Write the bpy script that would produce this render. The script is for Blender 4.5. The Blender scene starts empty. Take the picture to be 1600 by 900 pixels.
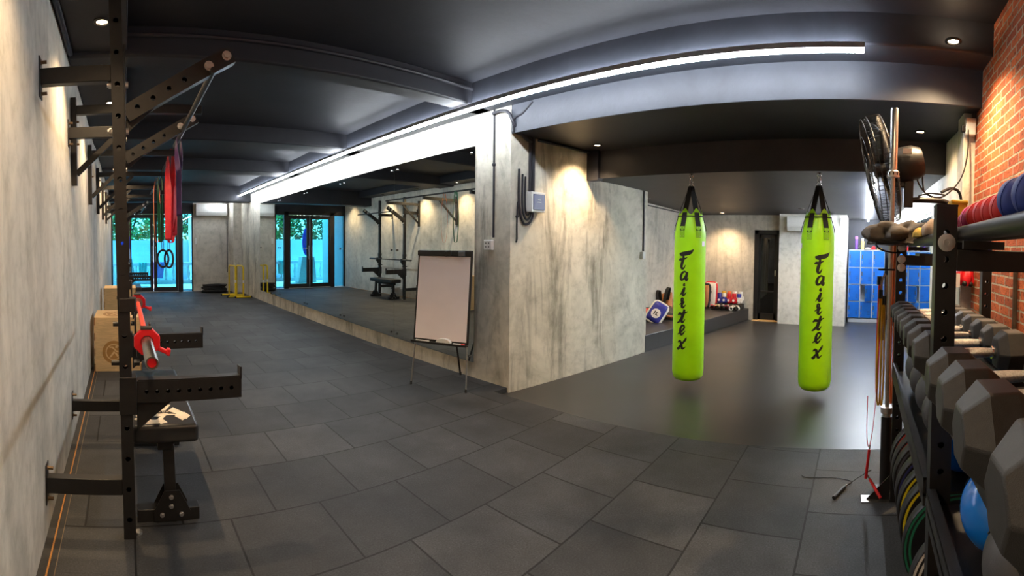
import bpy, bmesh, math, random
from mathutils import Vector, Matrix
R = random.Random(7)
PI = math.pi
scene = bpy.context.scene
COL = scene.collection

# ------------------------------------------------------------------ materials
def _nodes(name):
    m = bpy.data.materials.new(name); m.use_nodes = True
    nt = m.node_tree
    b = nt.nodes['Principled BSDF']
    return m, nt, b

def rgb(r, g, b):                                   # sRGB 0-255 -> linear
    def f(c):
        c /= 255.0
        return c / 12.92 if c <= 0.04045 else ((c + 0.055) / 1.055) ** 2.4
    return (f(r), f(g), f(b), 1.0)

def N(nt, t, **kw):
    n = nt.nodes.new(t)
    for k, v in kw.items():
        setattr(n, k, v)
    return n

def noise(nt, vec, scale, detail=4, rough=0.55, dist=0.0):
    n = N(nt, 'ShaderNodeTexNoise')
    n.inputs['Scale'].default_value = scale
    n.inputs['Detail'].default_value = detail
    n.inputs['Roughness'].default_value = rough
    n.inputs['Distortion'].default_value = dist
    if vec is not None: nt.links.new(vec, n.inputs['Vector'])
    return n.outputs['Fac']

def ramp(nt, fac, stops):
    r = N(nt, 'ShaderNodeValToRGB')
    el = r.color_ramp.elements
    while len(el) < len(stops): el.new(0.5)
    for e, (p, c) in zip(el, stops):
        e.position = p
        e.color = c if len(c) == 4 else (*c, 1)
    nt.links.new(fac, r.inputs['Fac'])
    return r.outputs['Color']

def mix(nt, fac, a, b, mode='MIX'):
    n = N(nt, 'ShaderNodeMix', data_type='RGBA', blend_type=mode)
    for s, v in ((n.inputs[0], fac), (n.inputs[6], a), (n.inputs[7], b)):
        if hasattr(v, 'is_linked') or hasattr(v, 'links'): nt.links.new(v, s)
        else: s.default_value = v
    return n.outputs[2]

def objvec(nt, scale=(1, 1, 1), loc=(0, 0, 0)):
    tc = N(nt, 'ShaderNodeTexCoord')
    mp = N(nt, 'ShaderNodeMapping')
    mp.inputs['Scale'].default_value = scale
    mp.inputs['Location'].default_value = loc
    nt.links.new(tc.outputs['Object'], mp.inputs['Vector'])
    return mp.outputs['Vector']

def bump(nt, b, h, strength, dist=0.01):
    n = N(nt, 'ShaderNodeBump')
    n.inputs['Strength'].default_value = strength
    n.inputs['Distance'].default_value = dist
    nt.links.new(h, n.inputs['Height'])
    nt.links.new(n.outputs['Normal'], b.inputs['Normal'])

def pbr(name, col, rough=0.5, metal=0.0, var=0.12, scale=14.0, bmp=0.0, coat=0.0, spec=0.5):
    """plain paint / plastic / metal with a little procedural unevenness"""
    m, nt, b = _nodes(name)
    c = col if len(col) == 4 else (*col, 1)
    v = objvec(nt)
    f = noise(nt, v, scale, 4)
    dark = tuple(x * (1 - var) for x in c[:3]); lite = tuple(min(1, x * (1 + var)) for x in c[:3])
    nt.links.new(ramp(nt, f, [(0.3, dark), (0.7, lite)]), b.inputs['Base Color'])
    b.inputs['Roughness'].default_value = rough
    b.inputs['Metallic'].default_value = metal
    b.inputs['Specular IOR Level'].default_value = spec
    if coat:
        b.inputs['Coat Weight'].default_value = coat
        b.inputs['Coat Roughness'].default_value = 0.08
    if bmp: bump(nt, b, noise(nt, v, scale * 12, 2), bmp, 0.002)
    return m

def emit(name, col, strength):
    m, nt, b = _nodes(name)
    b.inputs['Base Color'].default_value = (0.8, 0.8, 0.8, 1)
    b.inputs['Emission Color'].default_value = (*col, 1)
    b.inputs['Emission Strength'].default_value = strength
    return m

def concrete(name, lo, mid, hi, streak=0.5, seed=0.0, stain=0.45, stain_col=(0.10, 0.10, 0.085), bmp=0.25):
    m, nt, b = _nodes(name)
    v = objvec(nt, (1, 1, 1), (seed, seed * 2, 0))
    vs = objvec(nt, (1, 1, 0.16), (seed, 0, seed))
    f1 = noise(nt, v, 1.3, 9, 0.66, 0.9)
    f2 = noise(nt, vs, 2.0, 8, 0.68, 1.6)
    f3 = noise(nt, v, 9.0, 6, 0.65)
    c = ramp(nt, f1, [(0.30, lo), (0.5, mid), (0.68, hi)])
    c2 = ramp(nt, f2, [(0.36, stain_col), (0.50, (1, 1, 1)), (1.0, (1, 1, 1))])
    c = mix(nt, stain, c, c2, 'MULTIPLY')
    c3 = ramp(nt, f3, [(0.3, (0.66, 0.66, 0.63)), (0.52, (1, 1, 1)), (0.8, (1.05, 1.05, 1.05))])
    c = mix(nt, 0.6, c, c3, 'MULTIPLY')
    nt.links.new(c, b.inputs['Base Color'])
    b.inputs['Roughness'].default_value = 0.72
    b.inputs['Specular IOR Level'].default_value = 0.3
    bump(nt, b, f3, bmp, 0.012)
    return m

def rubber_tiles():
    m, nt, b = _nodes('rubber_tiles')
    v = objvec(nt, (1, 1, 1), (-0.2975, -1.92, 0))
    br = N(nt, 'ShaderNodeTexBrick')
    br.inputs['Scale'].default_value = 1.0
    br.inputs['Brick Width'].default_value = 0.525
    br.inputs['Row Height'].default_value = 0.547
    br.inputs['Mortar Size'].default_value = 0.0062
    br.inputs['Mortar Smooth'].default_value = 0.2
    br.inputs['Color1'].default_value = rgb(50, 51, 52)
    br.inputs['Color2'].default_value = rgb(70, 71, 72)
    br.inputs['Mortar'].default_value = rgb(16, 15, 14)
    nt.links.new(v, br.inputs['Vector'])
    f1 = noise(nt, v, 1.7, 5, 0.6)
    f2 = noise(nt, v, 110, 3, 0.8)
    f3 = noise(nt, v, 6, 5, 0.65)
    c = mix(nt, 0.9, br.outputs['Color'], ramp(nt, f1, [(0.32, (0.52, 0.52, 0.52)), (0.68, (1.28, 1.28, 1.3))]), 'MULTIPLY')
    c = mix(nt, 0.8, c, ramp(nt, f2, [(0.3, (0.4, 0.4, 0.4)), (0.6, (1.1, 1.1, 1.1)), (0.75, (2.2, 2.2, 2.2))]), 'MULTIPLY')
    c = mix(nt, 0.5, c, ramp(nt, f3, [(0.3, (0.75, 0.75, 0.75)), (0.7, (1.15, 1.15, 1.15))]), 'MULTIPLY')
    nt.links.new(c, b.inputs['Base Color'])
    b.inputs['Roughness'].default_value = 0.62
    b.inputs['Specular IOR Level'].default_value = 0.35
    mth = N(nt, 'ShaderNodeMath', operation='MULTIPLY'); mth.inputs[1].default_value = -6.0
    nt.links.new(br.outputs['Fac'], mth.inputs[0])
    add = N(nt, 'ShaderNodeMath', operation='ADD')
    nt.links.new(mth.outputs[0], add.inputs[0]); nt.links.new(f2, add.inputs[1])
    bump(nt, b, add.outputs[0], 0.35, 0.004)
    return m

def brick_wall():
    m, nt, b = _nodes('red_brick')
    tc = N(nt, 'ShaderNodeTexCoord')
    sp = N(nt, 'ShaderNodeSeparateXYZ'); cb = N(nt, 'ShaderNodeCombineXYZ')
    nt.links.new(tc.outputs['Object'], sp.inputs[0])
    nt.links.new(sp.outputs['X'], cb.inputs['X']); nt.links.new(sp.outputs['Z'], cb.inputs['Y'])
    v = cb.outputs[0]
    # wobble the joints a little
    nz = N(nt, 'ShaderNodeTexNoise'); nz.inputs['Scale'].default_value = 9; nz.inputs['Detail'].default_value = 3
    nt.links.new(tc.outputs['Object'], nz.inputs['Vector'])
    vm = N(nt, 'ShaderNodeVectorMath', operation='MULTIPLY_ADD')
    nt.links.new(nz.outputs['Color'], vm.inputs[0]); vm.inputs[1].default_value = (0.020, 0.016, 0); nt.links.new(v, vm.inputs[2])
    br = N(nt, 'ShaderNodeTexBrick')
    br.inputs['Scale'].default_value = 1.0
    br.inputs['Brick Width'].default_value = 0.205
    br.inputs['Row Height'].default_value = 0.0625
    br.inputs['Mortar Size'].default_value = 0.0072
    br.inputs['Mortar Smooth'].default_value = 0.25
    br.inputs['Bias'].default_value = -0.1
    br.inputs['Color1'].default_value = rgb(226, 116, 62)
    br.inputs['Color2'].default_value = rgb(168, 78, 46)
    br.inputs['Mortar'].default_value = rgb(204, 186, 160)
    nt.links.new(vm.outputs[0], br.inputs['Vector'])
    vo = tc.outputs['Object']
    f1 = noise(nt, vo, 30, 6, 0.7)
    f2 = noise(nt, vo, 3.5, 4, 0.6)
    c = mix(nt, 0.85, br.outputs['Color'], ramp(nt, f1, [(0.36, (0.16, 0.14, 0.14)), (0.46, (0.9, 0.9, 0.9)), (0.7, (1.1, 1.1, 1.1))]), 'MULTIPLY')
    c = mix(nt, 0.7, c, ramp(nt, f2, [(0.32, (0.6, 0.55, 0.5)), (0.62, (1.1, 1.1, 1.1))]), 'MULTIPLY')
    nt.links.new(c, b.inputs['Base Color'])
    b.inputs['Roughness'].default_value = 0.85
    mth = N(nt, 'ShaderNodeMath', operation='MULTIPLY'); mth.inputs[1].default_value = -1.5
    nt.links.new(br.outputs['Fac'], mth.inputs[0])
    add = N(nt, 'ShaderNodeMath', operation='ADD')
    nt.links.new(mth.outputs[0], add.inputs[0]); nt.links.new(f1, add.inputs[1])
    bump(nt, b, add.outputs[0], 0.9, 0.012)
    return m

def mat_floor():
    m, nt, b = _nodes('smooth_mat_floor')
    v = objvec(nt)
    f1 = noise(nt, v, 1.1, 4)
    f2 = noise(nt, v, 40, 3, 0.6)
    br = N(nt, 'ShaderNodeTexBrick')
    br.inputs['Scale'].default_value = 1.0
    br.inputs['Brick Width'].default_value = 2.0; br.inputs['Row Height'].default_value = 1.0
    br.inputs['Mortar Size'].default_value = 0.003
    br.inputs['Color1'].default_value = rgb(45, 44, 44); br.inputs['Color2'].default_value = rgb(49, 48, 48)
    br.inputs['Mortar'].default_value = rgb(40, 39, 39)
    nt.links.new(v, br.inputs['Vector'])
    c = mix(nt, 0.8, br.outputs['Color'], ramp(nt, f1, [(0.3, (0.8, 0.8, 0.8)), (0.7, (1.1, 1.1, 1.1))]), 'MULTIPLY')
    nt.links.new(c, b.inputs['Base Color'])
    rr = N(nt, 'ShaderNodeMapRange'); rr.inputs['To Min'].default_value = 0.30; rr.inputs['To Max'].default_value = 0.42
    nt.links.new(f1, rr.inputs['Value']); nt.links.new(rr.outputs[0], b.inputs['Roughness'])
    b.inputs['Specular IOR Level'].default_value = 0.85
    bump(nt, b, f2, 0.06, 0.002)
    return m

def dark_paint(name, col, rough=0.55, bmp=0.12):
    m, nt, b = _nodes(name)
    v = objvec(nt)
    f1 = noise(nt, v, 1.3, 7, 0.65, 0.4)
    f2 = noise(nt, v, 18, 5, 0.6)
    c = ramp(nt, f1, [(0.3, tuple(x * 0.75 for x in col[:3])), (0.7, tuple(x * 1.3 for x in col[:3]))])
    nt.links.new(c, b.inputs['Base Color'])
    b.inputs['Roughness'].default_value = rough
    b.inputs['Specular IOR Level'].default_value = 0.35
    bump(nt, b, f2, bmp, 0.01)
    return m

def wood(name, col):
    m, nt, b = _nodes(name)
    v = objvec(nt, (1.2, 6, 6))
    f = noise(nt, v, 5, 6, 0.6, 1.2)
    c = ramp(nt, f, [(0.3, tuple(x * 0.82 for x in col[:3])), (0.7, tuple(min(1, x * 1.1) for x in col[:3]))])
    nt.links.new(c, b.inputs['Base Color'])
    b.inputs['Roughness'].default_value = 0.55
    return m

def tinted_glass(name, col, gloss=0.08, tint_rough=0.0):
    m = bpy.data.materials.new(name); m.use_nodes = True
    nt = m.node_tree; nt.nodes.clear()
    out = N(nt, 'ShaderNodeOutputMaterial')
    tr = N(nt, 'ShaderNodeBsdfTransparent'); tr.inputs['Color'].default_value = (*col, 1)
    gl = N(nt, 'ShaderNodeBsdfGlossy'); gl.inputs['Roughness'].default_value = 0.01
    lw = N(nt, 'ShaderNodeLayerWeight'); lw.inputs['Blend'].default_value = 0.25
    mr = N(nt, 'ShaderNodeMapRange'); mr.inputs['To Min'].default_value = gloss; mr.inputs['To Max'].default_value = 0.6
    nt.links.new(lw.outputs['Fresnel'], mr.inputs['Value'])
    mx = N(nt, 'ShaderNodeMixShader')
    nt.links.new(mr.outputs[0], mx.inputs[0]); nt.links.new(tr.outputs[0], mx.inputs[1]); nt.links.new(gl.outputs[0], mx.inputs[2])
    nt.links.new(mx.outputs[0], out.inputs[0])
    return m

def mirror_mat():
    m, nt, b = _nodes('mirror_glass')
    v = objvec(nt)
    f = noise(nt, v, 0.8, 2)
    nt.links.new(ramp(nt, f, [(0.3, (0.80, 0.86, 0.83)), (0.7, (0.83, 0.88, 0.85))]), b.inputs['Base Color'])
    b.inputs['Metallic'].default_value = 1.0
    b.inputs['Roughness'].default_value = 0.0
    return m

M = {}
M['tiles'] = rubber_tiles()
M['matfloor'] = mat_floor()
M['conc_wing'] = concrete('concrete_wing', rgb(176, 172, 158), rgb(208, 203, 188), rgb(226, 220, 204), seed=3.1, stain=0.62, stain_col=(0.16, 0.16, 0.14))
M['conc_left'] = concrete('concrete_left', rgb(178, 177, 170), rgb(206, 203, 194), rgb(222, 217, 205), seed=8.3, stain=0.3, stain_col=(0.33, 0.33, 0.31), bmp=0.15)
M['conc_back'] = concrete('concrete_back', rgb(176, 171, 160), rgb(200, 194, 182), rgb(212, 206, 193), seed=5.2, stain=0.35, stain_col=(0.3, 0.29, 0.27), bmp=0.15)
M['plaster'] = concrete('white_plaster', rgb(206, 203, 196), rgb(222, 219, 211), rgb(232, 229, 221), seed=1.2, stain=0.2, stain_col=(0.4, 0.4, 0.38), bmp=0.1)
M['brick'] = brick_wall()
M['ceil'] = dark_paint('black_ceiling_paint', rgb(38, 39, 45), 0.6)
M['ceil_wing'] = dark_paint('black_wing_ceiling_paint', rgb(33, 34, 41), 0.5, 0.06)
M['beam'] = dark_paint('beam_paint_with_strip_glow', rgb(60, 63, 71), 0.5)  # black paint lightened so the LED strip's glow shows on the beams
M['beam_wing'] = dark_paint('navy_black_beam_paint', rgb(30, 31, 40), 0.4)
M['ceil_back'] = dark_paint('dark_grey_ceiling_paint', rgb(50, 50, 54), 0.5, 0.05)
M['darkwall'] = dark_paint('dark_wall_paint', rgb(48, 49, 55), 0.7, 0.04)
M['conduit'] = dark_paint('black_conduit', rgb(44, 44, 50), 0.45, 0.3)
M['mirror'] = mirror_mat()
M['steel'] = pbr('black_powder_coat', rgb(24, 23, 23), 0.42, 0.0, 0.25, 30, 0.15)
M['steel_hole'] = pbr('black_steel_rim', rgb(20, 20, 20), 0.5, 0.0)
M['chrome'] = pbr('chrome', (0.72, 0.72, 0.72), 0.16, 1.0, 0.05)
M['zinc'] = pbr('zinc_bolt', (0.60, 0.60, 0.59), 0.42, 1.0, 0.1, 40)
M['knurl'] = pbr('knurled_steel', (0.40, 0.39, 0.38), 0.36, 1.0, 0.3, 200, 0.5)
M['brushed'] = pbr('brushed_steel', (0.40, 0.39, 0.375), 0.34, 1.0, 0.12, 50)
M['sleeve_steel'] = pbr('satin_sleeve_steel', (0.62, 0.61, 0.6), 0.33, 1.0, 0.06, 60)
M['rust'] = pbr('worn_bolt', rgb(120, 98, 74), 0.5, 0.6, 0.3, 60)
M['vinyl'] = pbr('black_vinyl', rgb(40, 40, 41), 0.38, 0, 0.15, 20, 0.2)
M['cream'] = pbr('cream_print', rgb(236, 222, 198), 0.5)
M['red_paint'] = pbr('red_bar_coat', rgb(238, 78, 58), 0.4)
M['red_plastic'] = pbr('red_plastic', rgb(206, 30, 38), 0.35, 0, 0.1)
M['rubber'] = pbr('black_rubber', rgb(42, 42, 43), 0.62, 0, 0.25, 40, 0.25)
M['hexrubber'] = pbr('hex_head_rubber', rgb(46, 45, 44), 0.5, 0, 0.15, 60, 0.35)
M['ply'] = wood('birch_plywood', rgb(214, 178, 126))
M['ply_mark'] = wood('stamped_mark', rgb(168, 122, 62))
M['ply_edge'] = wood('plywood_edge', rgb(150, 110, 66))
M['white_plastic'] = pbr('white_plastic', rgb(222, 222, 218), 0.4, 0, 0.04)
M['board'] = pbr('whiteboard_paper', rgb(236, 228, 232), 0.45, 0, 0.03, 3)
M['blackplastic'] = pbr('black_plastic', rgb(24, 24, 25), 0.4, 0, 0.1)
M['greyplastic'] = pbr('grey_plastic', rgb(92, 94, 98), 0.45)
M['yellow'] = pbr('yellow_coat', rgb(236, 204, 20), 0.4, 0, 0.06)
M['lime'] = pbr('lime_bag_vinyl', rgb(160, 226, 2), 0.38, 0, 0.07, 5, 0.12)
M['lime_d'] = pbr('lime_patch_vinyl', rgb(128, 186, 10), 0.45, 0, 0.05)
M['black_print'] = pbr('black_print', rgb(18, 20, 14), 0.55)
M['webbing'] = pbr('black_webbing', rgb(20, 20, 22), 0.8, 0, 0.2, 200)
M['tag'] = pbr('white_tag', rgb(232, 226, 226), 0.6, 0, 0.03)
M['blue_door'] = pbr('locker_blue', rgb(22, 112, 214), 0.4, 0, 0.04)
M['locker_grey'] = pbr('locker_grey', rgb(196, 200, 206), 0.45, 0, 0.03)
M['locker_in'] = pbr('locker_inside', rgb(120, 118, 112), 0.6)
M['bluegrey'] = pbr('blue_grey_panel', rgb(76, 84, 122), 0.3, 0, 0.04)
M['pink'] = pbr('pink_ball', rgb(224, 40, 104), 0.5, 0, 0.08)
M['magenta'] = pbr('dark_pink_ball', rgb(168, 24, 70), 0.5, 0, 0.08)
M['red_ball'] = pbr('red_ball', rgb(206, 44, 42), 0.5, 0, 0.08)
M['blue_ball'] = pbr('navy_ball', rgb(38, 58, 138), 0.55, 0, 0.12, 60)
M['sky_ball'] = pbr('bright_blue_ball', rgb(24, 112, 208), 0.22, 0, 0.06, 6, 0, 0.3)
M['grey_ball'] = pbr('grey_slam_ball', rgb(66, 66, 70), 0.55, 0, 0.12, 40, 0.2)
M['plate'] = pbr('bumper_rubber', rgb(28, 28, 33), 0.5, 0, 0.15, 30, 0.1)
M['p_red'] = pbr('ring_red', rgb(206, 66, 66), 0.5)
M['p_blue'] = pbr('ring_blue', rgb(58, 60, 130), 0.5)
M['p_yellow'] = pbr('ring_yellow', rgb(236, 220, 40), 0.5)
M['p_green'] = pbr('ring_green', rgb(40, 128, 98), 0.5)
M['p_white'] = pbr('ring_white', rgb(230, 230, 232), 0.5)
M['p_grey'] = pbr('ring_grey', rgb(96, 98, 110), 0.5)
M['band_red'] = pbr('red_latex', rgb(216, 46, 60), 0.4, 0, 0.1)
M['band_purple'] = pbr('purple_latex', rgb(72, 44, 92), 0.4, 0, 0.1)
M['band_green'] = pbr('green_latex', rgb(30, 110, 64), 0.45, 0, 0.1)
M['band_orange'] = pbr('orange_latex', rgb(222, 116, 66), 0.45, 0, 0.1)
M['band_yellow'] = pbr('yellow_latex', rgb(212, 166, 34), 0.4, 0, 0.1)
M['band_white'] = pbr('white_latex', rgb(206, 216, 214), 0.35, 0, 0.05)
M['tan'] = pbr('tan_leather', rgb(176, 112, 62), 0.5, 0, 0.12)
M['leather_black'] = pbr('black_leather', rgb(28, 27, 27), 0.45, 0, 0.12)
M['leather_blue'] = pbr('blue_leather', rgb(48, 52, 150), 0.4, 0, 0.08)
M['leather_red'] = pbr('red_leather', rgb(212, 30, 44), 0.4, 0, 0.08)
M['leather_white'] = pbr('white_leather', rgb(228, 224, 216), 0.45, 0, 0.05)
M['leather_cream'] = pbr('cream_leather', rgb(206, 190, 130), 0.5, 0, 0.06)
M['leather_grey'] = pbr('grey_green_leather', rgb(70, 78, 72), 0.5, 0, 0.1)
M['cloth'] = pbr('dark_grey_cloth', rgb(84, 79, 74), 0.9, 0, 0.45, 14, 0.6)
M['cloth_y'] = pbr('yellow_cloth', rgb(226, 184, 78), 0.9, 0, 0.15, 30, 0.3)
M['cloth_b'] = pbr('beige_cloth', rgb(178, 156, 136), 0.9, 0, 0.2, 30, 0.3)
M['brass'] = pbr('copper_edge_strip', rgb(190, 132, 68), 0.4, 0.3, 0.1)
M['edge_line'] = pbr('worn_tile_edge', rgb(120, 104, 84), 0.7)
M['fan_wire'] = pbr('dark_fan_wire', rgb(40, 40, 42), 0.4, 0.3)
M['threshold'] = pbr('aluminium_sill', (0.7, 0.72, 0.74), 0.35, 1.0, 0.05)
M['glass_cyan'] = tinted_glass('cyan_film_glass', (0.30, 0.79, 0.94), 0.04)
M['glass_side'] = tinted_glass('cyan_side_glass', (0.34, 0.76, 0.9), 0.06)
M['glass_dark'] = tinted_glass('dark_door_glass', (0.02, 0.07, 0.08), 0.05)
M['frame_black'] = pbr('black_aluminium', rgb(22, 22, 24), 0.4, 0, 0.1)
M['strip'] = emit('led_strip_white', (0.87, 0.93, 1.0), 44.0)
M['strip_back'] = emit('led_tube_white', (0.86, 0.93, 1.0), 105.0)
M['warm_lamp'] = emit('warm_lamp_face', (1.0, 0.72, 0.42), 30.0)
M['alu'] = pbr('aluminium_profile', (0.72, 0.70, 0.68), 0.4, 1.0, 0.05)
M['leaf'] = pbr('tree_leaf', rgb(96, 150, 70), 0.5, 0, 0.35, 2.0)
M['leaf_d'] = pbr('tree_leaf_dark', rgb(52, 96, 44), 0.5, 0, 0.35, 2.0)
M['bark'] = pbr('tree_bark', rgb(96, 80, 66), 0.9, 0, 0.3)
M['patio'] = pbr('patio_paving', rgb(206, 206, 200), 0.7, 0, 0.12, 2)
M['outwall'] = pbr('outside_wall_render', rgb(206, 222, 228), 0.8, 0, 0.06, 1.5)
M['stone'] = pbr('balustrade_stone', rgb(196, 200, 200), 0.7, 0, 0.08)
M['teal'] = pbr('teal_towel', rgb(90, 170, 165), 0.9, 0, 0.1)
M['violet'] = pbr('violet_towel', rgb(120, 112, 176), 0.9, 0, 0.1)
M['board_blue'] = pbr('blue_board_foam', rgb(30, 60, 190), 0.5, 0, 0.06)
M['green_pale'] = pbr('pale_green', rgb(90, 190, 150), 0.5)
M['purple_b'] = pbr('purple_bottle', rgb(110, 60, 170), 0.4)
M['lilac'] = pbr('lilac_cap', rgb(196, 120, 216), 0.4)
M['cap_yellow'] = pbr('yellow_label', rgb(230, 210, 130), 0.5)

# ------------------------------------------------------------------ mesh building
SINGLES = {'bolt', 'arm_bolt', 'lock_pin', 'plate_bolt', 'rivet', 'tube_bracket', 'vent_slot', 'finger_joint', 'vent'}
class MB:
    def __init__(self):
        self.v = []; self.f = []; self.m = []
    def add(self, vs, fs, mi=0):
        o = len(self.v)
        self.v += [tuple(v) for v in vs]
        for f in fs:
            self.f.append(tuple(i + o for i in f)); self.m.append(mi)
        return self
    def hexa(self, p, mi=0):
        return self.add(p, [(0, 3, 2, 1), (4, 5, 6, 7), (0, 1, 5, 4), (1, 2, 6, 5), (2, 3, 7, 6), (3, 0, 4, 7)], mi)
    def box(self, x0, x1, y0, y1, z0, z1, mi=0):
        return self.hexa([(x0, y0, z0), (x1, y0, z0), (x1, y1, z0), (x0, y1, z0), (x0, y0, z1), (x1, y0, z1), (x1, y1, z1), (x0, y1, z1)], mi)
    def bar(self, p0, p1, w, d, up=(0, 0, 1), mi=0):
        """rectangular bar from p0 to p1; w across (up x dir), d along up"""
        p0 = Vector(p0); p1 = Vector(p1); a = (p1 - p0).normalized()
        s = a.cross(Vector(up))
        if s.length < 1e-5: s = a.cross(Vector((1, 0, 0)))
        s.normalize(); u = s.cross(a).normalized()
        c = []
        for p in (p0, p1):
            c += [p - s * w / 2 - u * d / 2, p + s * w / 2 - u * d / 2, p + s * w / 2 + u * d / 2, p - s * w / 2 + u * d / 2]
        return self.add(c, [(0, 1, 2, 3), (4, 7, 6, 5), (0, 4, 5, 1), (1, 5, 6, 2), (2, 6, 7, 3), (3, 7, 4, 0)], mi)
    def cyl(self, p0, p1, r, r1=None, n=16, mi=0, caps=True):
        r1 = r if r1 is None else r1
        p0 = Vector(p0); p1 = Vector(p1); a = (p1 - p0).normalized()
        s = a.orthogonal().normalized(); t = a.cross(s)
        vs = []
        for p, rr in ((p0, r), (p1, r1)):
            for i in range(n):
                an = 2 * PI * i / n
                vs.append(p + (s * math.cos(an) + t * math.sin(an)) * rr)
        fs = [(i, (i + 1) % n, n + (i + 1) % n, n + i) for i in range(n)]
        if caps: fs += [tuple(range(n - 1, -1, -1)), tuple(range(n, 2 * n))]
        return self.add(vs, fs, mi)
    def sweep(self, pts, prof, closed=False, mi=0, up=None):
        pts = [Vector(p) for p in pts]; n = len(pts); k = len(prof)
        vs = []; prev = None
        for i, p in enumerate(pts):
            if closed: a = pts[(i + 1) % n] - pts[i - 1]
            else: a = pts[min(i + 1, n - 1)] - pts[max(i - 1, 0)]
            if a.length < 1e-9: a = Vector((0, 0, 1))
            a.normalize()
            if up is not None:
                s = Vector(up) - a * a.dot(Vector(up))
                if s.length < 1e-4: s = prev if prev is not None else a.orthogonal()
                s.normalize()
            elif prev is None: s = a.orthogonal().normalized()
            else:
                s = prev - a * a.dot(prev)
                s = s.normalized() if s.length > 1e-6 else a.orthogonal().normalized()
            prev = s; t = a.cross(s)
            for (x, y) in prof: vs.append(p + s * x + t * y)
        fs = []
        for i in range(n if closed else n - 1):
            for j in range(k):
                a0 = i * k + j; a1 = i * k + (j + 1) % k
                b0 = ((i + 1) % n) * k + j; b1 = ((i + 1) % n) * k + (j + 1) % k
                fs.append((a0, a1, b1, b0))
        if not closed:
            fs += [tuple(range(k - 1, -1, -1)), tuple((n - 1) * k + j for j in range(k))]
        return self.add(vs, fs, mi)
    def tube(self, pts, r, n=8, closed=False, mi=0):
        return self.sweep(pts, [(r * math.cos(2 * PI * i / n), r * math.sin(2 * PI * i / n)) for i in range(n)], closed, mi)
    def lathe(self, prof, c=(0, 0, 0), axis=(0, 0, 1), n=24, mi=0, ref=None, rot=0.0, mats=None):
        """prof: list of (radius, height along axis)"""
        a = Vector(axis).normalized(); c = Vector(c)
        s = Vector(ref).normalized() if ref else a.orthogonal().normalized()
        t = a.cross(s); vs = []; idx = []
        for (r, h) in prof:
            if r < 1e-6:
                idx.append([len(vs)] * n); vs.append(c + a * h)
            else:
                row = []
                for i in range(n):
                    an = rot + 2 * PI * i / n
                    row.append(len(vs)); vs.append(c + a * h + (s * math.cos(an) + t * math.sin(an)) * r)
                idx.append(row)
        o = len(self.v); self.v += [tuple(v) for v in vs]
        for k in range(len(prof) - 1):
            A, B = idx[k], idx[k + 1]
            for i in range(n):
                j = (i + 1) % n
                q = [A[i], A[j], B[j], B[i]]
                u = []
                for w in q:
                    if w not in u: u.append(w)
                if len(u) >= 3:
                    self.f.append(tuple(w + o for w in u)); self.m.append(mats[k] if mats else mi)
        return self
    def sphere(self, c, r, n=20, k=12, mi=0, sc=(1, 1, 1)):
        prof = [(r * math.sin(PI * i / k), -r * math.cos(PI * i / k)) for i in range(k + 1)]
        o = len(self.v)
        self.lathe(prof, (0, 0, 0), (0, 0, 1), n, mi)
        for i in range(o, len(self.v)):
            v = self.v[i]; self.v[i] = (v[0] * sc[0] + c[0], v[1] * sc[1] + c[1], v[2] * sc[2] + c[2])
        return self
    def torus(self, c, Rr, r, axis=(0, 0, 1), n=36, k=10, mi=0):
        a = Vector(axis).normalized(); s = a.orthogonal().normalized(); t = a.cross(s)
        pts = [Vector(c) + (s * math.cos(2 * PI * i / n) + t * math.sin(2 * PI * i / n)) * Rr for i in range(n)]
        return self.tube(pts, r, k, True, mi)
    def prism(self, poly, fn, d0, d1, mi=0):
        """extrude 2-D polygon; fn(u, v, d) -> xyz"""
        n = len(poly)
        vs = [fn(u, v, d0) for u, v in poly] + [fn(u, v, d1) for u, v in poly]
        fs = [tuple(range(n - 1, -1, -1)), tuple(range(n, 2 * n))]
        fs += [(i, (i + 1) % n, n + (i + 1) % n, n + i) for i in range(n)]
        return self.add(vs, fs, mi)
    def holed(self, p0, p1, w, d, face, holes, r, mi=0, mh=0, n0=14):
        """square tube p0->p1, w wide across the holed face, d deep along `face` normal; round holes through both faces"""
        p0 = Vector(p0); p1 = Vector(p1); L = (p1 - p0).length; a = (p1 - p0) / L
        nn = Vector(face); nn = (nn - a * a.dot(nn)).normalized(); s = nn.cross(a)
        P = lambda l, x, z: p0 + a * l + s * x + nn * z
        h = w / 2
        for sgn in (1, -1):
            z = sgn * d / 2; cur = 0.0
            def quad(q):
                q = q if sgn > 0 else q[::-1]
                self.add(q, [(0, 1, 2, 3)], mi)
            for l in sorted(holes):
                c = min(h, r * 1.6)
                if l - c > cur + 1e-6:
                    quad([P(cur, -h, z), P(cur, h, z), P(l - c, h, z), P(l - c, -h, z)])
                ring = []; outer = []; inner = []
                ca = math.atan2(h, c)
                angs = sorted([2 * PI * i / n0 for i in range(n0)] + [ca, PI - ca, PI + ca, 2 * PI - ca])
                n = len(angs)
                for an in angs:
                    cx, cy = math.cos(an), math.sin(an)
                    kk = max(abs(cx) / c, abs(cy) / h)
                    outer.append(P(l + cx / kk, cy / kk, z)); ring.append(P(l + cx * r, cy * r, z)); inner.append(P(l + cx * r, cy * r, z - sgn * 0.005))
                fs = []; fi = []
                for i in range(n):
                    j = (i + 1) % n
                    q = (i, n + i, n + j, j) if sgn > 0 else (i, j, n + j, n + i)
                    fs.append(q)
                    q2 = (n + i, 2 * n + i, 2 * n + j, n + j) if sgn > 0 else (n + i, n + j, 2 * n + j, 2 * n + i)
                    fi.append(q2)
                self.add(outer + ring + inner, fs, mi); self.add(outer + ring + inner, fi, mh)
                cur = l + c
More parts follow.
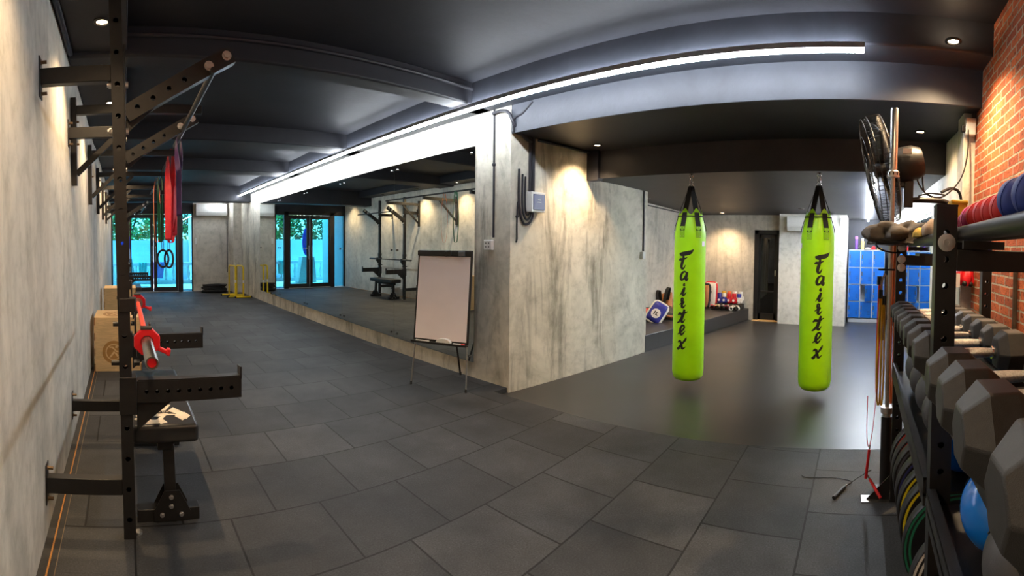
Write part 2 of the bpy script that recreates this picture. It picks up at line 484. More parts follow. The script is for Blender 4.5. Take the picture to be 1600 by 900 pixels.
            if cur < L - 1e-6: quad([P(cur, -h, z), P(cur, h, z), P(L, h, z), P(L, -h, z)])
        for sx in (1, -1):
            q = [P(0, sx * h, -d / 2), P(L, sx * h, -d / 2), P(L, sx * h, d / 2), P(0, sx * h, d / 2)]
            self.add(q if sx < 0 else q[::-1], [(0, 1, 2, 3)], mi)
        for l in (0, L):
            q = [P(l, -h, -d / 2), P(l, h, -d / 2), P(l, h, d / 2), P(l, -h, d / 2)]
            self.add(q if l == 0 else q[::-1], [(0, 1, 2, 3)], mi)
        return self
    def clusters(self, gap=0.002):
        """loose pieces of the mesh, those whose boxes touch taken together"""
        par = list(range(len(self.v)))
        def find(i):
            while par[i] != i: par[i] = par[par[i]]; i = par[i]
            return i
        for f in self.f:
            r0 = find(f[0])
            for i in f[1:]: par[find(i)] = r0
        isl = {}
        for i in range(len(self.v)): isl.setdefault(find(i), []).append(i)
        boxes = []
        for ids in isl.values():
            lo = [min(self.v[i][k] for i in ids) - gap for k in range(3)]; hi = [max(self.v[i][k] for i in ids) + gap for k in range(3)]
            boxes.append([lo, hi, set(ids)])
        merged = True
        while merged:
            merged = False
            for a in range(len(boxes)):
                for c in range(a + 1, len(boxes)):
                    A, B = boxes[a], boxes[c]
                    if all(A[0][k] <= B[1][k] and B[0][k] <= A[1][k] for k in range(3)):
                        boxes[a] = [[min(A[0][k], B[0][k]) for k in range(3)], [max(A[1][k], B[1][k]) for k in range(3)], A[2] | B[2]]
                        del boxes[c]; merged = True; break
                if merged: break
        out = []
        for lo, hi, ids in boxes:
            m = MB(); mp = {}
            for i in sorted(ids): mp[i] = len(m.v); m.v.append(self.v[i])
            for f, k in zip(self.f, self.m):
                if f[0] in ids: m.f.append(tuple(mp[i] for i in f)); m.m.append(k)
            out.append(m)
        return out
    def build(self, name, mat, parent=None, bevel=0.0, smooth=35, label=None, seg=2, fixn=False):
        if name in SINGLES:
            for m in self.clusters(): o = m._build(name, mat, parent, bevel, smooth, label, seg, fixn)
            return o
        return self._build(name, mat, parent, bevel, smooth, label, seg, fixn)
    def _build(self, name, mat, parent=None, bevel=0.0, smooth=35, label=None, seg=2, fixn=False):
        me = bpy.data.meshes.new(name)
        me.from_pydata(self.v, [], self.f)
        mats = mat if isinstance(mat, (list, tuple)) else [mat]
        for k in mats: me.materials.append(M[k] if isinstance(k, str) else k)
        me.polygons.foreach_set('material_index', self.m)
        me.update()
        if fixn:
            bm = bmesh.new(); bm.from_mesh(me); bmesh.ops.recalc_face_normals(bm, faces=bm.faces); bm.to_mesh(me); bm.free()
        if smooth:
            me.shade_smooth(); me.set_sharp_from_angle(angle=math.radians(smooth))
        o = bpy.data.objects.new(name, me); COL.objects.link(o)
        if parent is not None: o.parent = parent
        if bevel:
            b = o.modifiers.new('bevel', 'BEVEL'); b.width = bevel; b.segments = seg; b.limit_method = 'ANGLE'; b.angle_limit = math.radians(40)
            b.harden_normals = False
        if label: o['label'] = label
        return o

def thing(name, label, cat, loc=(0, 0, 0), rz=0.0, group=None):
    o = bpy.data.objects.new(name, None); COL.objects.link(o)
    o.empty_display_size = 0.05
    o.location = loc; o.rotation_euler = (0, 0, rz)
    o['label'] = label; o['category'] = cat
    if group: o['group'] = group
    return o
def tag(o, label, cat, group=None, kind=None):
    o['label'] = label; o['category'] = cat
    if group: o['group'] = group
    if kind: o['kind'] = kind
    return o
def struct(o, label=None):
    o['kind'] = 'structure'
    if label: o['label'] = label
    return o
def copy_tree(o, parent=None):
    c = o.copy(); COL.objects.link(c)
    if parent is not None: c.parent = parent
    for ch in list(o.children): copy_tree(ch, c)
    return c
def place(o, loc, rz=None, label=None, group=None):
    o.location = loc
    if rz is not None: o.rotation_euler = (0, 0, rz)
    if label: o['label'] = label
    if group: o['group'] = group
    return o
def catmull(pts, k=6, closed=False):
    pts = [Vector(p) for p in pts]; n = len(pts); out = []
    rng = range(n if closed else n - 1)
    for i in rng:
        if closed: a, b, c, d = pts[i - 1], pts[i], pts[(i + 1) % n], pts[(i + 2) % n]
        else: a, b, c, d = pts[max(i - 1, 0)], pts[i], pts[i + 1], pts[min(i + 2, n - 1)]
        for j in range(k):
            t = j / k
            out.append(0.5 * ((2 * b) + (c - a) * t + (2 * a - 5 * b + 4 * c - d) * t * t + (3 * b - a - 3 * c + d) * t ** 3))
    if not closed: out.append(pts[-1])
    return out
# ================================================================== THE SETTING
LW = -0.42; MX = 3.60; YE = 15.0; ZC = 3.17; WF = -0.05        # long rack wall, mirror wall, far end, ceiling, wing floor
BK = -0.90                                                     # brick wall
# rubber floor of the long room (its right edge meets the smooth mats of the wing)
b = MB(); b.prism([(LW + 0.085, -0.95), (3.60, -0.95), (3.53, 0.3), (3.43, 1.2), (3.39, 2.2), (3.385, 3.36), (3.70, 3.36), (3.70, 15.0), (LW + 0.085, 15.0)], lambda u, v, d: (u, v, d), -0.06, 0.0)
struct(b.build('floor', 'tiles', fixn=True), 'dark grey rubber tile floor laid in staggered rows')
b = MB(); b.box(LW - 0.1, LW + 0.085, -0.95, 15.0, -0.06, -0.004); struct(b.build('floor_left', 'rubber'))
b = MB(); b.box(LW + 0.042, LW + 0.050, -0.9, 14.9, -0.004, 0.002); struct(b.build('trim_1', 'brass'), 'thin copper coloured strip along the foot of the rack wall')
b = MB(); b.box(LW + 0.080, LW + 0.084, -0.9, 14.9, -0.004, 0.0); struct(b.build('trim_2', 'edge_line'))
b = MB(); b.box(3.2, 11.2, -1.2, 4.2, -0.12, WF); struct(b.build('floor_right', 'matfloor'), 'smooth dark mat floor under the punch bags')
b = MB(); b.box(LW - 0.2, LW, -1.1, 15.2, -0.1, 3.4); struct(b.build('wall_left', 'conc_left'), 'pale trowelled concrete wall behind the racks')
# solid core: mirror wall, pillar corner, wing wall
b = MB(); b.prism([(3.58, 3.335), (6.20, 3.06), (6.20, 15.2), (3.66, 15.2), (3.60, 12.0)], lambda u, v, d: (u, v, d), -0.1, 3.4)
struct(b.build('wall_center', 'conc_wing', fixn=True), 'stained concrete wall with the pillar corner and mirrors')
b = MB(); b.box(3.38, 3.70, 14.30, 15.1, -0.05, 3.3); struct(b.build('column_far', 'conc_back'))
b = MB(); b.box(2.21, 3.45, 15.0, 15.2, -0.05, 3.3); b.box(LW - 0.1, 2.21, 15.0, 15.2, 2.62, 3.3, 1)
struct(b.build('wall_far', ['conc_back', 'darkwall']))
b = MB(); b.box(LW - 0.2, 3.70, -1.1, 15.2, ZC, 3.4); struct(b.build('ceiling', 'ceil'), 'black painted ceiling of the long room')
# cross beams
for i, (y0, y1, z0) in enumerate([(3.62, 3.86, 2.945), (6.42, 6.86, 2.945), (9.0, 9.55, 2.945), (13.1, 13.5, 2.72)]):
    b = MB(); b.box(LW, 3.64, y0, y1, z0, ZC + 0.02)
    struct(b.build('beam_%d' % (i + 1), 'ceil', bevel=0.02))
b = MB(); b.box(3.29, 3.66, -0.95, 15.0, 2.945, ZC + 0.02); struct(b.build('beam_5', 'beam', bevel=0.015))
b = MB(); b.box(LW, LW + 0.46, -0.95, 15.0, 2.985, ZC + 0.02); struct(b.build('beam_6', 'ceil', bevel=0.01))
# small service pipe along the first cross beam
b = MB(); b.tube([(LW + 0.46, 3.605, 3.10), (1.2, 3.605, 3.105), (3.28, 3.605, 3.10)], 0.018); struct(b.build('trim_3', 'conduit'))
# wing ceiling with its down-stand face over the opening
b = MB(); b.box(3.60, 4.86, -1.0, 3.36, 2.66, 3.4); struct(b.build('ceiling_right', 'ceil_wing'), 'lowered black ceiling over the wing opening')
b = MB(); b.box(3.583, 3.61, -0.95, 3.34, 2.655, 2.95); struct(b.build('beam_7', 'beam', bevel=0.004))  # separate thin face, in the paint lightened for the strip glow
b = MB(); b.prism([(4.86, 2.325), (5.45, 2.325), (10.9, 2.23), (10.9, 3.4), (4.86, 3.4)], lambda u, v, d: (u, d, v), -1.1, 4.1)
struct(b.build('ceiling_back', 'ceil_back', fixn=True), 'low dark ceiling of the locker area')
# right hand side: brick wall, pilaster, plastered wall
b = MB(); b.box(LW - 0.1, 3.78, BK - 0.2, BK, -0.1, 3.4); struct(b.build('wall_right', 'brick'), 'exposed orange red brick wall behind the dumbbell rack')
b = MB(); b.box(3.78, 4.02, BK - 0.2, -0.80, -0.1, 3.3); struct(b.build('pillar_right', 'conc_wing', bevel=0.012))
b = MB(); b.prism([(4.02, -0.88), (10.9, -0.62), (10.9, -1.1), (4.02, -1.1)], lambda u, v, d: (u, v, d), -0.1, 3.3)
struct(b.build('wall_right_far', 'plaster', fixn=True))
# back of the wing
b = MB(); b.box(6.0, 10.3, 3.72, 4.0, -0.1, 3.0); struct(b.build('wall_side', 'conc_back'))
DY0, DY1, DZ = 1.78, 2.34, 1.92
b = MB(); b.box(10.0, 10.3, DY1, 4.0, -0.1, 3.0); b.box(10.0, 10.3, 1.60, DY1, DZ, 3.0)
struct(b.build('wall_back', 'conc_back'), 'concrete wall around the dark back door')
b = MB(); b.box(9.70, 10.9, 0.335, 1.74, -0.1, 3.0); struct(b.build('column_back', 'plaster'), 'pale plastered pier behind the punch bag by the lockers')
b = MB(); b.box(10.75, 10.9, -1.0, 0.4, -0.1, 3.0); struct(b.build('wall_back_far', 'darkwall'))
b = MB(); b.prism([(6.18, 3.06), (10.02, 2.44), (10.02, 3.8), (6.18, 3.8)], lambda u, v, d: (u, v, d), -0.1, 0.20)
struct(b.build('floor_upper', 'matfloor', fixn=True, bevel=0.008), 'low black platform step holding the pads and gloves')
# concrete nib and dark stub at the end of the wing wall, under the bag beam
b = MB(); b.box(4.80, 4.92, 3.05, 3.30, 2.30, 2.70); struct(b.build('trim_4', 'beam_wing'))

# ---------------------------------------------------------------- doors and windows
# far glass front
d = struct(thing('door_1', 'tall glass double door with cyan film at the far end', 'door', (0.93, 15.05, 0)))
del d['category']
b = MB()
for x0, x1 in ((-1.35, -1.30), (-0.93, -0.76), (0.79, 0.95), (1.24, 1.28)):
    b.box(x0, x1, -0.05, 0.05, 0, 2.62)
b.box(-1.35, 1.28, -0.05, 0.05, 2.50, 2.62)
b.build('frame', 'frame_black', d, bevel=0.004)
b = MB(); b.box(-0.77, 0.80, -0.06, 0.06, -0.004, 0.018); b.build('sill', 'threshold', d)
for s, x0, x1 in ((0, -0.755, -0.005), (1, 0.012, 0.785)):
    b = MB(); b.box(x0, x0 + 0.11, -0.022, 0.022, 0.02, 2.49); b.box(x1 - 0.07, x1, -0.022, 0.022, 0.02, 2.49)
    if s == 0:
        b = MB(); b.box(x0, x0 + 0.05, -0.022, 0.022, 0.02, 2.49); b.box(x1 - 0.10, x1, -0.022, 0.022, 0.02, 2.49)
    b.box(x0, x1, -0.02, 0.02, 0.02, 0.15); b.box(x0, x1, -0.02, 0.02, 2.37, 2.49)
    lf = b.build('leaf', 'frame_black', d, bevel=0.003)
    b = MB(); b.box(x0 + 0.04, x1 - 0.04, -0.004, 0.004, 0.14, 2.38); b.build('glass', 'glass_cyan', lf)
    hx = x1 - 0.045 if s == 0 else x0 + 0.05
    b = MB(); b.cyl((hx, -0.075, 0.98), (hx, -0.075, 1.46), 0.014, n=12)
    for z in (1.06, 1.38): b.cyl((hx, -0.075, z), (hx, -0.02, z), 0.008, n=10)
    b.build('handle', 'chrome', lf)
for i, (x0, x1) in enumerate(((-1.31, -0.92), (0.94, 1.25))):
    w = b = MB(); b.box(0.93 + x0, 0.93 + x1, 15.045, 15.053, 0.01, 2.51)
    o = struct(b.build('window_%d' % (i + 1), 'glass_side'))
# dark back door in the wing
d = struct(thing('door_2', 'narrow dark glazed door beside the platform', 'door', (10.02, (DY0 + DY1) / 2, WF))); del d['category']
hw = (DY1 - DY0) / 2
b = MB(); b.box(-0.03, 0.06, -hw, -hw + 0.06, 0, DZ - WF); b.box(-0.03, 0.06, hw - 0.10, hw, 0, DZ - WF); b.box(-0.03, 0.06, -hw, hw, DZ - WF - 0.09, DZ - WF)
b.build('frame', 'frame_black', d, bevel=0.004)
b = MB(); b.box(0.0, 0.04, -hw + 0.06, -hw + 0.115, 0.02, 1.87); b.box(0.0, 0.04, hw - 0.15, hw - 0.10, 0.02, 1.87); b.box(0, 0.04, -hw + 0.06, hw - 0.1, 0.02, 0.16); b.box(0, 0.04, -hw + 0.06, hw - 0.1, 1.80, 1.87); b.box(0, 0.035, -hw + 0.06, hw - 0.1, 0.62, 0.65)
lf = b.build('leaf', 'frame_black', d, bevel=0.003)
b = MB(); b.box(0.016, 0.022, -hw + 0.1, hw - 0.14, 0.15, 1.82); b.build('glass', 'glass_dark', lf)
b = MB(); b.cyl((-0.02, -hw + 0.09, 0.98), (-0.02, -hw + 0.09, 1.1), 0.01); b.cyl((-0.02, -hw + 0.09, 1.04), (0.01, -hw + 0.09, 1.04), 0.008); b.build('handle', 'chrome', lf)
b = MB(); b.box(9.86, 10.06, DY0 - 0.02, DY1, WF - 0.02, WF + 0.012); struct(b.build('trim_5', 'ply'), 'pale wooden threshold below the back door')
b = MB(); b.box(10.62, 10.70, 1.5, 3.0, WF, 2.3); struct(b.build('wall_back_outer', 'darkwall'))

# ---------------------------------------------------------------- outside, seen through the glass
b = MB(); b.box(-3.5, 8.0, 15.2, 23.0, -0.15, -0.03); struct(b.build('ground_outer', 'patio'))
b = MB(); b.box(-3.5, 8.0, 20.0, 20.25, -0.05, 1.72); struct(b.build('wall_outer', 'outwall'))
b = MB(); b.box(2.75, 2.95, 15.2, 20.0, -0.05, 3.2); struct(b.build('wall_outer_right', 'outwall'))
b = MB(); b.box(-0.75, -0.55, 15.2, 17.3, -0.05, 3.2); struct(b.build('wall_outer_left', 'outwall'))
b = MB(); b.box(-0.9, 3.1, 15.2, 16.9, 3.05, 3.2); struct(b.build('ceiling_outer', 'outwall'))
for i, y in enumerate((16.1, 17.3)):
    d = struct(thing('door_%d' % (3 + i), 'dark louvred door on the porch wall', 'door', (2.74, y, -0.03))); del d['category']
    b = MB()
    b.box(-0.03, 0.01, -0.4, -0.34, 0, 2.2); b.box(-0.03, 0.01, 0.34, 0.4, 0, 2.2); b.box(-0.03, 0.01, -0.4, 0.4, 2.13, 2.2)
    b.build('frame', 'frame_black', d)
    b = MB()
    for k in range(26): b.bar((-0.015, -0.34, 0.08 + k * 0.079), (-0.015, 0.34, 0.08 + k * 0.079), 0.03, 0.07, (-0.4, 0, 1))
    b.build('louvre_panel', 'steel', d)
# balustrade
bal = thing('stone_balustrade', 'pale stone balustrade on the patio beyond the glass door', 'balustrade', (0, 18.6, -0.03))
b = MB(); b.box(-3.0, 2.7, -0.12, 0.12, 0, 0.14); b.build('plinth', 'stone', bal)
b = MB(); b.box(-3.0, 2.7, -0.10, 0.10, 0.72, 0.84); b.build('rail', 'stone', bal, bevel=0.015)
prof = [(0.05, 0.0), (0.05, 0.05), (0.03, 0.07), (0.045, 0.14), (0.075, 0.24), (0.05, 0.36), (0.028, 0.46), (0.045, 0.50), (0.045, 0.58)]
b0 = None
for k in range(19):
    x = -2.85 + k * 0.3
    if b0 is None:
        b0 = MB().lathe(prof, (0, 0, 0.14), n=14).build('baluster', 'stone', bal); b0.location = (x, 0, 0)
    else:
        c = b0.copy(); COL.objects.link(c); c.parent = bal; c.location = (x, 0, 0)
def towel(nm, lab, mat, x, w, drop):
    b = MB(); n = 10
    for side in (1, -1):
        vs = []
        for i in range(n + 1):
            u = -w / 2 + w * i / n
            for j in range(5):
                t = j / 4
                vs.append((u * (1 - 0.25 * t), side * (0.115 + 0.03 * t + 0.018 * math.sin(i * 1.9 + j)), 0.005 - drop * t))
        b.add(vs, [(i * 5 + j, i * 5 + j + 1, (i + 1) * 5 + j + 1, (i + 1) * 5 + j) for i in range(n) for j in range(4)])
    vs = []
    for i in range(n + 1):
        u = -w / 2 + w * i / n
        vs += [(u, -0.115 - 0.018 * math.sin(i * 1.9) * 1, 0.005), (u, 0, 0.02), (u, 0.115 + 0.018 * math.sin(i * 1.9), 0.005)]
    b.add(vs, [(i * 3 + j, i * 3 + j + 1, (i + 1) * 3 + j + 1, (i + 1) * 3 + j) for i in range(n) for j in range(2)])
    o = b.build(nm, mat); o.location = (x, 18.6, 0.81)
    s = o.modifiers.new('solid', 'SOLIDIFY'); s.thickness = 0.008
    tag(o, lab, 'towel')
towel('hanging_towel', 'violet towel hung over the stone balustrade outside', 'violet', 1.30, 0.55, 0.62)
towel('hanging_towel', 'teal towel hung over the balustrade left of the violet one', 'teal', 0.72, 0.34, 0.55)
# pale concrete block with a blue board outside
b = MB(); b.prism([(-0.35, 0), (0.45, 0), (0.28, 1.05), (-0.25, 1.05)], lambda u, v, d: (u, d, v), -0.2, 0.2)
o = b.build('concrete_pedestal', 'stone', bevel=0.02, fixn=True); o.location = (0.0, 17.6, -0.03); tag(o, 'pale tapering concrete pedestal outside seen in the mirror', 'pedestal')
b = MB(); b.sphere((0, 0, 0), 1, 28, 16, sc=(0.19, 0.06, 0.56)); o = b.build('body_board', 'board_blue'); o.location = (0.03, 17.58, 1.60)
tag(o, 'blue oval foam board standing on the outdoor pedestal', 'board')
# trees and hedge behind the garden wall
def tree(x, y, z0, h, w, lab, mat, seed, n=900):
    rr = random.Random(seed)
    t = thing('leafy_tree', lab, 'tree', (x, y, -0.05))
    b = MB(); b.tube([(0, 0, 0), (0.05, 0, h * 0.3), (-0.04, 0.05, h * 0.55), (0.02, 0, h * 0.8)], 0.09, 8)
    for k in range(5):
        a = rr.uniform(0, 6.28); b.tube([(0, 0, h * 0.45), (math.cos(a) * w * 0.3, math.sin(a) * w * 0.3, h * 0.65), (math.cos(a) * w * 0.6, math.sin(a) * w * 0.6, h * 0.8)], 0.035, 6)
    b.build('trunk', 'bark', t)
    b = MB()
    for k in range(n):
        a = rr.uniform(0, 6.283); zz = rr.uniform(-1, 1); q = (1 - zz * zz) ** 0.5; rad = rr.uniform(0.45, 1.0) ** 0.5
        c = Vector((math.cos(a) * q * w * rad, math.sin(a) * q * w * 0.7 * rad, (z0 + h) / 2 + zz * (h - z0) / 2 * rad))
        s = rr.uniform(0.06, 0.13)
        d1 = Vector((rr.uniform(-1, 1), rr.uniform(-1, 1), rr.uniform(-1, 0.4))).normalized(); d2 = d1.orthogonal().normalized()
        b.add([c - d1 * s * 1.6, c - d2 * s * 0.5, c + d1 * s * 1.6, c + d2 * s * 0.5], [(0, 1, 2, 3)])
    b.build('foliage', mat, t, smooth=0)
tree(0.3, 21.6, 1.5, 4.4, 1.5, 'bright green tree over the garden wall behind the left glass leaf', 'leaf', 1, 1500)
tree(2.2, 21.9, 1.6, 4.6, 1.4, 'bright green tree over the garden wall behind the right glass leaf', 'leaf', 2, 1300)
tree(-1.8, 21.9, 1.4, 4.4, 1.6, 'dark leafy tree at the left end of the garden wall', 'leaf_d', 3, 1200)
tree(4.2, 21.8, 1.3, 4.2, 1.6, 'dark leafy tree at the right end of the garden wall', 'leaf_d', 4, 1200)
# ================================================================== FIXTURES
def wx(y): return 3.58 + (y - 3.335) * 0.02 / 8.665
edges = [3.865, 5.525, 7.165, 8.825, 10.48, 12.08]
mlab = ['tall mirror panel nearest the pillar corner, behind the whiteboard', 'second mirror panel from the pillar corner, showing the squat rack',
        'middle mirror panel on the concrete wall', 'fourth mirror panel from the pillar, showing the glass door', 'farthest mirror panel, beside the yellow dip bars']
for i in range(5):
    y0, y1 = edges[i] + 0.002, edges[i + 1] - 0.002
    zb = lambda y: 0.175 + (y - 3.865) * 0.0125
    t = thing('wall_mirror', mlab[i], 'mirror', (wx(y0) - 0.006, y0, 0), 0, 'row of wall mirrors')
    b = MB(); L = y1 - y0; dx = wx(y1) - wx(y0)
    b.hexa([(-0.006, 0, zb(y0)), (0.004, 0, zb(y0)), (0.004 + dx, L, zb(y1)), (-0.006 + dx, L, zb(y1)), (-0.006, 0, 2.60), (0.004, 0, 2.60), (0.004 + dx, L, 2.60), (-0.006 + dx, L, 2.60)])
    b.build('mirror_pane', 'mirror', t, smooth=0)
    for yy in (0.07, L - 0.07):
        for z in (2.53, 1.42, zb(y0 + yy) + 0.06):
            c = MB(); c.cyl((-0.010, yy, z), (-0.004, yy, z), 0.016, n=14); c.cyl((-0.022, yy, z), (-0.010, yy, z), 0.011, n=14)
            c.build('clip', 'chrome', t)
# LED profile along the long room
t = thing('led_strip_light', 'long white LED strip running along the ceiling over the mirrors', 'light', (3.255, 0.02, 2.89))
b = MB(); b.box(-0.018, -0.0145, 0, 13.07, 0.010, 0.050)
for k in range(14): b.box(-0.0145, 0.0355, 0.02 + k * 1.0, 0.035 + k * 1.0, 0.022, 0.034)
b.build('housing', 'alu', t)
b = MB(); b.box(-0.014, 0.010, 0.004, 13.066, -0.016, 0.014); b.build('diffuser', 'strip', t)
t = thing('led_strip_light', 'short LED strip at the far end above the air conditioner', 'light', (2.98, 13.9, 2.84))
b = MB(); b.box(-0.012, 0.012, 0, 0.9, 0.03, 0.34); b.build('housing', 'alu', t)
b = MB(); b.box(-0.015, 0.015, 0, 0.9, 0.0, 0.03); b.build('diffuser', 'strip', t)
t = thing('led_strip_light', 'white LED tube on the low ceiling towards the blue lockers', 'light', (5.5, -0.12, 2.302))
v0 = Vector((0, 0, 0)); v1 = Vector((5.1, 0.01, -0.082))
b = MB(); b.bar(v0, v1, 0.03, 0.02); b.build('housing', 'alu', t)
b = MB(); b.bar(v0 - Vector((0, 0, 0.022)), v1 - Vector((0, 0, 0.022)), 0.035, 0.026); b.build('diffuser', 'strip_back', t)

def downlight(loc, lab, energy, group, size=125, col=(1.0, 0.70, 0.40), rad=0.03, tilt=None, blend=0.9):
    t = thing('ceiling_downlight', lab, 'light', loc, 0, group)
    b = MB(); b.lathe([(0.036, -0.004), (0.036, 0.0), (0.058, 0.0), (0.058, -0.008), (0.050, -0.012), (0.040, -0.012), (0.036, -0.004)], n=24); b.build('bezel', 'steel', t)
    b = MB(); b.lathe([(0, -0.0035), (0.036, -0.0035), (0.036, 0.0), (0, 0.0)], n=20); b.build('lamp_face', 'warm_lamp', t)
    L = bpy.data.lights.new('downlight', 'SPOT'); L.energy = energy; L.color = col; L.spot_size = math.radians(size); L.spot_blend = blend; L.shadow_soft_size = rad
    o = bpy.data.objects.new('downlight', L); COL.objects.link(o); o.parent = t; o.location = (0, 0, -0.03)
    if tilt: o.rotation_euler = tilt
    return t
LE = 62
ys = [(1.35, 'warm downlight nearest the camera over the long rack wall'), (3.14, 'warm downlight beside the near rack post'), (4.9, 'third warm downlight along the long rack wall, past the near rack'),
      (6.7, 'fourth warm downlight along the long rack wall, over the rings'), (8.55, 'warm downlight over the green stretch band'), (10.2, 'warm downlight just before the far rack'),
      (11.95, 'warm downlight above the far rack'), (14.3, 'warm downlight closest to the glass door')]
for y, lab in ys:
    downlight((LW + 0.29, y, 2.985), lab, LE, 'warm downlights along the long rack wall', tilt=(0, math.radians(-8), 0))
downlight((4.55, 2.90, 2.66), 'warm downlight washing the concrete wing wall', 62, 'warm downlights of the wing', 110, tilt=(math.radians(10), 0, 0))
downlight((4.45, -0.52, 2.66), 'warm downlight on the wing ceiling above the fan motor', 15, 'warm downlights of the wing', tilt=(math.radians(-8), 0, 0))
downlight((3.16, -0.58, ZC - 0.215), 'warm downlight in front of the brick wall, past the strip end', 105, 'warm downlights on the brick wall', 140, tilt=(math.radians(10), 0, 0))
downlight((1.30, -0.58, ZC), 'warm downlight over the dumbbell rack', 66, 'warm downlights on the brick wall', 140, tilt=(math.radians(10), 0, 0))
downlight((9.55, 2.95, 2.25), 'warm downlight above the gloves on the platform', 60, 'warm downlights of the back room')
downlight((6.9, 3.42, 2.30), 'warm downlight over the platform behind the punch bag by the platform', 40, 'warm downlights of the back room')
downlight((8.6, 1.15, 2.27), 'warm downlight before the air conditioner pier', 40, 'warm downlights of the back room')

# air conditioners ------------------------------------------------------------
def aircon(lab, loc, rz, w, h):
    t = thing('air_conditioner', lab, 'air conditioner', loc, rz)
    prof = [(0, 0.0), (0.16, 0.0), (0.20, h * 0.22), (0.205, h * 0.8), (0.17, h), (0, h)]
    b = MB(); b.prism(prof, lambda u, v, d: (d, -u, v), -w / 2, w / 2); b.build('body', 'white_plastic', t, bevel=0.012, fixn=True)
    b = MB(); b.prism([(0.165, -0.002), (0.204, h * 0.2), (0.212, h * 0.2), (0.172, -0.006)], lambda u, v, d: (d, -u, v), -w / 2 + 0.03, w / 2 - 0.03); b.build('flap', 'white_plastic', t, fixn=True)
    b = MB(); b.box(-w / 2 + 0.04, w / 2 - 0.04, -0.2075, -0.2, h * 0.235, h * 0.25); b.build('groove', 'greyplastic', t)
    return t
aircon('white wall air conditioner at the far end near the glass door', (2.79, 15.0, 2.44), 0, 1.02, 0.37)
aircon('white air conditioner on the pier behind the punch bag by the lockers', (9.70, 1.06, 1.90), -PI / 2, 1.0, 0.30)
def wallbox(nm, lab, cat, loc, size, mat='white_plastic', grp=None, rz=0, extra=None):
    b = MB(); b.box(-size[0] / 2, size[0] / 2, -size[1] / 2, size[1] / 2, -size[2] / 2, size[2] / 2)
    o = b.build(nm, mat, bevel=0.006); o.location = loc; o.rotation_euler = (0, 0, rz); tag(o, lab, cat, grp); return o
wallbox('junction_box', 'small white junction box above the far air conditioner', 'box', (3.12, 14.955, 2.90), (0.12, 0.09, 0.12))
wallbox('light_switch', 'white wall switch beside the far glass door', 'switch', (2.30, 14.99, 1.62), (0.07, 0.02, 0.2))
wallbox('junction_box', 'white cable box at the top corner of the bag pier', 'box', (9.675, 0.42, 2.10), (0.05, 0.10, 0.16))
wallbox('light_switch', 'tiny white switch between the back door and the pier', 'switch', (9.992, 1.77, 1.17), (0.012, 0.05, 0.10))
# conduit lines ----------------------------------------------------------------
def conduit(lab, pts, r=0.011, mat='conduit', k=1, clips=()):
    b = MB(); b.tube(catmull(pts, k) if k > 1 else pts, r, 8)
    for c in clips: b.sphere(c, r * 1.9, 8, 6)
    o = b.build('conduit_pipe', mat); tag(o, lab, 'pipe'); return o
conduit('thin black conduit on the far wall beside the yellow dip bars', [(3.33, 14.985, 2.98), (3.33, 14.985, 0.6)], 0.014)
conduit('black conduit dropping to the socket beside the nearest mirror', [(3.572, 3.575, 2.95), (3.572, 3.575, 1.58)], 0.012, clips=[(3.572, 3.575, 2.36)])
conduit('black conduit near the end of the wing wall', [(6.085, 3.065, 2.34), (6.085, 3.065, 1.44)], 0.016)
wallbox('wall_socket', 'small white socket at the end of the wing wall', 'socket', (6.05, 3.055, 1.38), (0.09, 0.05, 0.10))
s = thing('wall_socket', 'white double socket on the pillar beside the nearest mirror', 'socket', (3.575, 3.62, 1.50))
b = MB(); b.box(-0.05, 0.0, -0.055, 0.055, -0.055, 0.055); b.build('body', 'white_plastic', s, bevel=0.006)
for dy in (-0.022, 0.022):
    for dz in (-0.02, 0.02):
        b = MB(); b.cyl((-0.052, dy, dz), (-0.048, dy, dz), 0.008, n=10); b.build('pin_hole', 'blackplastic', s)
# distribution box with its conduits on the wing wall
yw = lambda x: 3.335 - (x - 3.58) * 0.105                     # face of the wing wall
e = thing('fuse_box', 'white wall fuse box with a blue grey door on the pillar', 'fuse box', (3.89, yw(3.89) - 0.002, 1.855), -0.105)
b = MB(); b.box(-0.10, 0.10, -0.10, 0.0, 0, 0.215); b.build('body', 'white_plastic', e, bevel=0.006)
dr = MB().box(-0.082, 0.086, -0.108, -0.098, 0.024, 0.19).build('door', 'bluegrey', e, bevel=0.004)
b = MB(); b.box(-0.02, 0.022, -0.1095, -0.1075, 0.128, 0.134); b.box(-0.03, 0.03, -0.1095, -0.1075, 0.104, 0.107); b.build('label', 'white_plastic', dr)
off = 0.022
def wp(x, z, o=off): return (x, yw(x) - o, z)
conduit('thick black trunk conduit rising from the fuse box', [wp(3.875, 2.07), wp(3.875, 2.68)], 0.022)
conduit('second black trunk conduit rising close beside the first', [wp(3.83, 2.07), wp(3.83, 2.60), wp(3.80, 2.68)], 0.016)
conduit('outermost looping black conduit under the fuse box', [wp(3.675, 2.30), wp(3.672, 2.05), wp(3.69, 1.86), wp(3.745, 1.735), wp(3.82, 1.735), wp(3.875, 1.80), wp(3.88, 1.86)], 0.013, k=6)
conduit('middle looping black conduit under the fuse box', [wp(3.725, 2.25), wp(3.722, 2.0), wp(3.735, 1.86), wp(3.775, 1.78), wp(3.82, 1.785), wp(3.85, 1.82), wp(3.852, 1.86)], 0.011, k=6)
conduit('innermost looping black conduit under the fuse box', [wp(3.765, 2.23), wp(3.762, 2.0), wp(3.77, 1.87), wp(3.795, 1.825), wp(3.82, 1.835), wp(3.828, 1.86)], 0.010, k=6)
conduit('loose black conduit end hanging left of the looping conduits', [wp(3.675, 1.98), wp(3.655, 1.90), wp(3.650, 1.70), wp(3.652, 1.57), wp(3.64, 1.53)], 0.009, k=6, clips=[wp(3.65, 1.80)])
